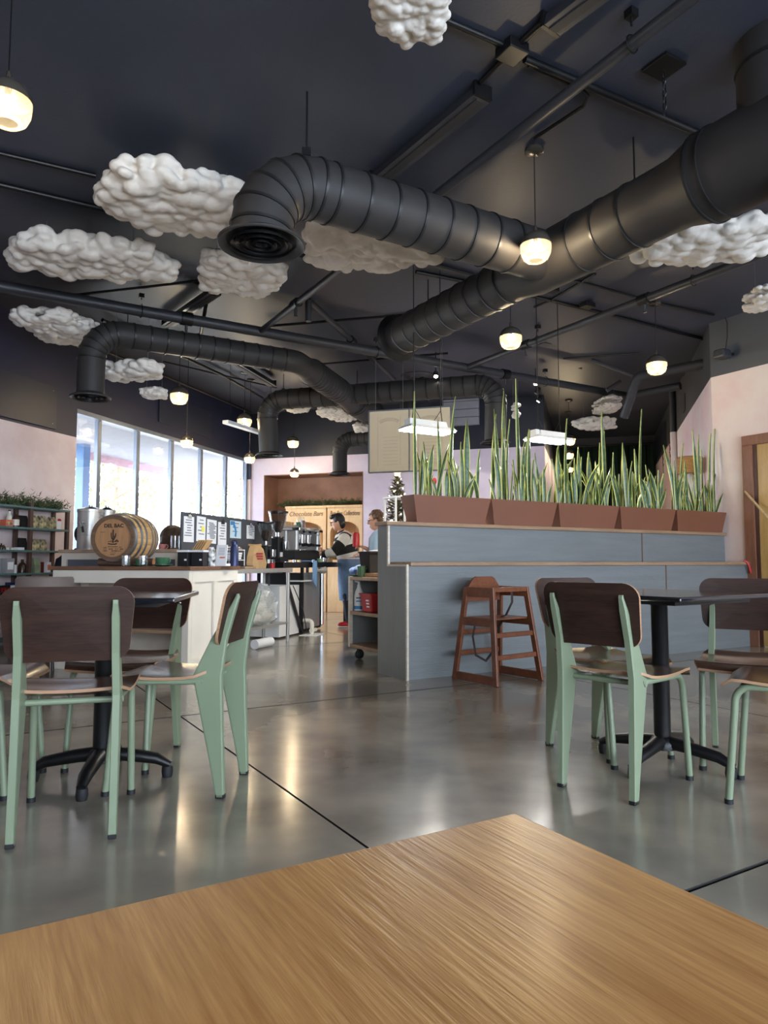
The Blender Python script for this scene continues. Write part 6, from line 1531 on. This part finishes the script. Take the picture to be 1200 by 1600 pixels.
hand(V, E, Rr, 8, (1, -.1, .1), (0, 0, 1), .6); hand(V, E, Rr, 11, (1, .1, .35), (0, 0, 1), .7)
skin_body('body', V, E, Rr, m_skin, P)
hM = head(P, Vector((.165, 0, 1.545)), (1, -.1, 0), m_skin); hM = hM @ Matrix.Rotation(rd(14), 4, 'Y')
mb = MB(); person_head_mb(mb, hM); mb.build('head', m_skin, P); face_bits(P, hM)
mb = MB(); mb.ball((-.018, 0, .03), (.098, .088, .108), 18, 12, M=hM); mb.ball((-.045, 0, -.03), (.062, .078, .08), 14, 10, M=hM); mb.ball((.045, 0, .095), (.065, .07, .04), 12, 8, M=hM); mb.build('hair', m_hairb, P)
mb = MB(); mis = []
pa_, ra_ = dense([(-.02, 0, .92), (0, 0, 1.0), (.04, 0, 1.16), (.08, 0, 1.30), (.11, 0, 1.37), (.13, 0, 1.41)], [.165, .165, .175, .16, .11, .065], 4)
mb.tube(pa_, ra_, 20, flat=1.15, mis=[(k // 3) % 2 for k in range(len(pa_) - 1)] + [0], up=(1, 0, 0))
for s, el, wr in ((1, (.22, .22, 1.10), (.38, .15, 1.06)), (-1, (.16, -.24, 1.08), (.33, -.18, 1.11))):
    pa_, ra_ = dense([(.06, s * .12, 1.32), (.07, s * .17, 1.29), el, wr], [.09, .088, .072, .052], 6)
    mb.tube(pa_, ra_, 14, mis=[(k // 4) % 2 for k in range(len(pa_) - 1)] + [0])
mb.build('sweater', [m_stripe_k, m_stripe_w], P)
mb = MB(); pa_, ra_ = dense([(-.05, 0, .40), (-.03, 0, .7), (-.02, 0, .92), (.0, 0, 1.02)], [.19, .195, .18, .178], 3); mb.tube(pa_, ra_, 20, flat=1.1, up=(1, 0, 0)); mb.build('apron', m_denim, P)
mb = MB()
for s in (-1, 1): mb.tube([(-.16, s * .03, 1.0), (-.10, s * .08, 1.2), (-.04, s * .10, 1.36), (.06, s * .09, 1.42), (.16, s * .07, 1.30)], .016, 6, flat=.4)
mb.tube([(.175 * math.cos(a) - .005, .185 * math.sin(a) * 1.05, 1.005) for a in [i * math.pi / 8 for i in range(16)]], .012, 6, closed=True); mb.build('apron_straps', m_strapw, P)
mb = MB()
for s, pts in ((1, [(-.02, .09, .86), (.02, .11, .46), (-.03, .11, .06)]), (-1, [(-.02, -.09, .86), (-.06, -.1, .46), (-.14, -.1, .06)])): mb.tube(pts, [.105, .08, .07], 14)
mb.build('trousers', m_navy, P)
for (x, y) in ((.03, .115), (-.08, -.105)):
    mb = MB(); mb.ball((x, y, .045), (.135, .05, .045), 14, 8); mb.ball((x - .07, y, .07), (.055, .042, .05), 10, 6); mb.build('shoe', m_red, P); mb = MB(); mb.ball((x, y, .012), (.14, .053, .014), 14, 6); mb.build('shoe_sole', m_paper, P)
t = thing('pink_cup', 'small pink cup in the hand of the barista', 'cup', bz0 + Matrix.Rotation(brz, 3, 'Z') @ Vector((.50, .12, 1.02))); mb = MB(); mb.lathe([(.001, 0), (.03, 0), (.038, .07), (.035, .07), (.027, .006)], seg=14); mb.build('body', m_pinkc, t)

# curly-haired person further back, seen over the bar
b2 = at(586, 879, 9.0); P2 = thing('person', 'curly haired person in a pale blue shirt behind the bar', 'person', (b2.x + .09, b2.y, 0), rd(180)); P2.scale = (.94, .94, .94)
V = [Vector(v) for v in ((0, 0, .88), (0, 0, 1.05), (.01, 0, 1.2), (.02, 0, 1.31), (.05, 0, 1.40), (.06, 0, 1.44), (.02, .16, 1.28), (.06, .2, 1.06), (.26, .12, 1.06), (.02, -.16, 1.28), (.06, -.2, 1.06), (.24, -.1, 1.16), (0, .09, .82), (.0, .1, .46), (-.03, .1, .08), (.08, .1, .035), (0, -.09, .82), (0, -.1, .46), (-.03, -.1, .08), (.08, -.1, .035))]
E = [(0, 1), (1, 2), (2, 3), (3, 4), (4, 5), (3, 6), (6, 7), (7, 8), (3, 9), (9, 10), (10, 11), (0, 12), (12, 13), (13, 14), (14, 15), (0, 16), (16, 17), (17, 18), (18, 19)]
Rr = [(.13, .10), (.12, .095), (.13, .10), (.11, .085), .05, .05, .055, .042, .026, .055, .042, .026, .085, .055, .036, .03, .085, .055, .036, .03]
hand(V, E, Rr, 8, (1, -.1, .1), (0, 0, 1), .6); hand(V, E, Rr, 11, (1, .1, .3), (0, 0, 1), .6)
skin_body('body', V, E, Rr, m_skin, P2)
hM = head(P2, Vector((.085, 0, 1.52)), (1, 0, 0), m_skin) @ Matrix.Rotation(rd(10), 4, 'Y')
mb = MB(); person_head_mb(mb, hM); mb.build('head', m_skin, P2); face_bits(P2, hM)
mb = MB(); rr = random.Random(3)
for k in range(46):
    a, e = rr.uniform(0, 6.28), rr.uniform(-.2, 1.5); v = Vector((-.02 + .085 * math.cos(a) * math.cos(e), .085 * math.sin(a) * math.cos(e), .02 + .105 * math.sin(e)))
    if v.x > .075 and v.z < .06: continue
    mb.ball(tuple(v), rr.uniform(.024, .036), 7, 5, M=hM)
mb.ball((-.015, 0, .03), (.09, .085, .10), 12, 8, M=hM); mb.ball((-.05, 0, -.02), (.05, .075, .08), 12, 8, M=hM); mb.build('hair', m_hairc, P2)
mb = MB(); mb.tube([(0, 0, .85), (0, 0, 1.0), (.01, 0, 1.18), (.02, 0, 1.30), (.03, 0, 1.37), (.05, 0, 1.41)], [.16, .165, .175, .16, .12, .065], 18, flat=1.15, up=(1, 0, 0))
for s, el in ((1, (.06, .2, 1.06)), (-1, (.06, -.2, 1.06))): mb.tube([(.02, s * .12, 1.31), (.02, s * .17, 1.27), (.05, s * .2, 1.10)], [.09, .085, .07], 12)
mb.build('shirt', m_shirt, P2)
mb = MB()
for s in (-1, 1): mb.tube([(0, s * .09, .9), (0, s * .1, .46), (-.03, s * .1, .05)], [.11, .08, .07], 12)
mb.build('trousers', m_navy, P2)
for s in (-1, 1): mb = MB(); mb.ball((.03, s * .1, .045), (.13, .05, .045), 12, 8); mb.build('shoe', m_blackm, P2)
t = thing('red_canister', 'red canister held by the curly haired person', 'canister', (b2.x - .24, b2.y - .02, 1.10)); mb = MB(); mb.lathe([(.001, 0), (.045, 0), (.045, .16), (.03, .18), (.001, .18)], seg=14); mb.build('body', m_red, t)

# two seated guests behind the raised counter, mostly hidden
def seated(pos, rz, label, shirt, hairm, hair_big, hz=1.20):
    P = thing('person', label, 'person', pos, rz)
    z = hz - .42
    V = [Vector(v) for v in ((0, 0, z - .42), (0, 0, z - .2), (.02, 0, z), (.05, 0, z + .12), (.07, 0, z + .22), (.09, 0, z + .28), (.03, .18, z + .08), (.12, .26, z - .18), (.30, .2, z - .26), (.03, -.18, z + .08), (.12, -.26, z - .18), (.30, -.2, z - .26), (.40, .1, z - .42), (.42, .1, .06), (.50, .1, .03), (.40, -.1, z - .42), (.42, -.1, .06), (.50, -.1, .03))]
    E = [(0, 1), (1, 2), (2, 3), (3, 4), (4, 5), (3, 6), (6, 7), (7, 8), (3, 9), (9, 10), (10, 11), (0, 12), (12, 13), (13, 14), (0, 15), (15, 16), (16, 17)]
    Rr = [(.14, .11), (.12, .1), (.13, .1), (.11, .09), .05, .05, .055, .042, .026, .055, .042, .026, .075, .04, .03, .075, .04, .03]
    hand(V, E, Rr, 8, (1, -.3, 0), (0, 0, 1), .6); hand(V, E, Rr, 11, (1, .3, 0), (0, 0, 1), .6)
    skin_body('body', V, E, Rr, m_skin, P)
    hM = head(P, Vector((.115, 0, z + .37)), (1, 0, 0), m_skin) @ Matrix.Rotation(rd(12), 4, 'Y')
    mb = MB(); person_head_mb(mb, hM); mb.build('head', m_skin, P); face_bits(P, hM, False)
    mb = MB(); mb.ball((-.02, 0, .03), (.105, .098, .115), 18, 12, M=hM)
    if hair_big: mb.ball((-.03, 0, .0), (.135, .145, .145), 18, 12, M=hM); mb.tube([hM @ Vector((-.05, 0, .02)), hM @ Vector((-.09, 0, -.12)), hM @ Vector((-.10, 0, -.28)), hM @ Vector((-.09, 0, -.40))], [.11, .13, .13, .06], 16, flat=1.1)
    mb.build('hair', hairm, P)
    mb = MB(); mb.tube([(-.01, 0, z - .48), (0, 0, z - .3), (.02, 0, z), (.05, 0, z + .12), (.06, 0, z + .19), (.075, 0, z + .23)], [.18, .175, .18, .165, .12, .07], 18, flat=1.2, up=(1, 0, 0))
    for s in (-1, 1): mb.tube([(.04, s * .12, z + .12), (.03, s * .19, z + .08), (.12, s * .26, z - .18), (.27, s * .21, z - .25)], [.09, .09, .075, .055], 12)
    mb.build('top', shirt, P)
    mb = MB()
    for s in (-1, 1): mb.tube([(-.04, s * .09, z - .42), (.38, s * .1, z - .42), (.42, s * .1, z - .5), (.42, s * .1, .06)], [.12, .09, .085, .06], 12); 
    mb.build('trousers', m_navy, P)
    for s in (-1, 1): mb = MB(); mb.ball((.48, s * .1, .045), (.13, .05, .045), 12, 8); mb.build('shoe', m_blackm, P)
    t = thing('stool', 'plain stool under the ' + label.split(' mostly')[0].split(' seen')[0], 'stool', pos, rz); mb = MB(); mb.lathe([(.001, z - .56), (.17, z - .56), (.17, z - .53), (.001, z - .53)], seg=18); mb.build('seat', m_trim, t)
    for a in range(4): mb = MB(); q = a * math.pi / 2 + .78; mb.tube([(.13 * math.cos(q), .13 * math.sin(q), z - .56), (.19 * math.cos(q), .19 * math.sin(q), 0)], .014, 8); mb.build('leg', m_black, t)
q = at(128, 850, 8.15); seated((q.x, q.y, 0), rd(-60), 'guest in a navy top mostly hidden behind the steel urn', m_navy, m_hairb, False, 1.24)
q = at(268, 850, 7.95); seated((q.x, q.y, 0), rd(100), 'guest with long brown hair seen from behind over the raised counter', m_navy, m_hairbr, True, 1.225)
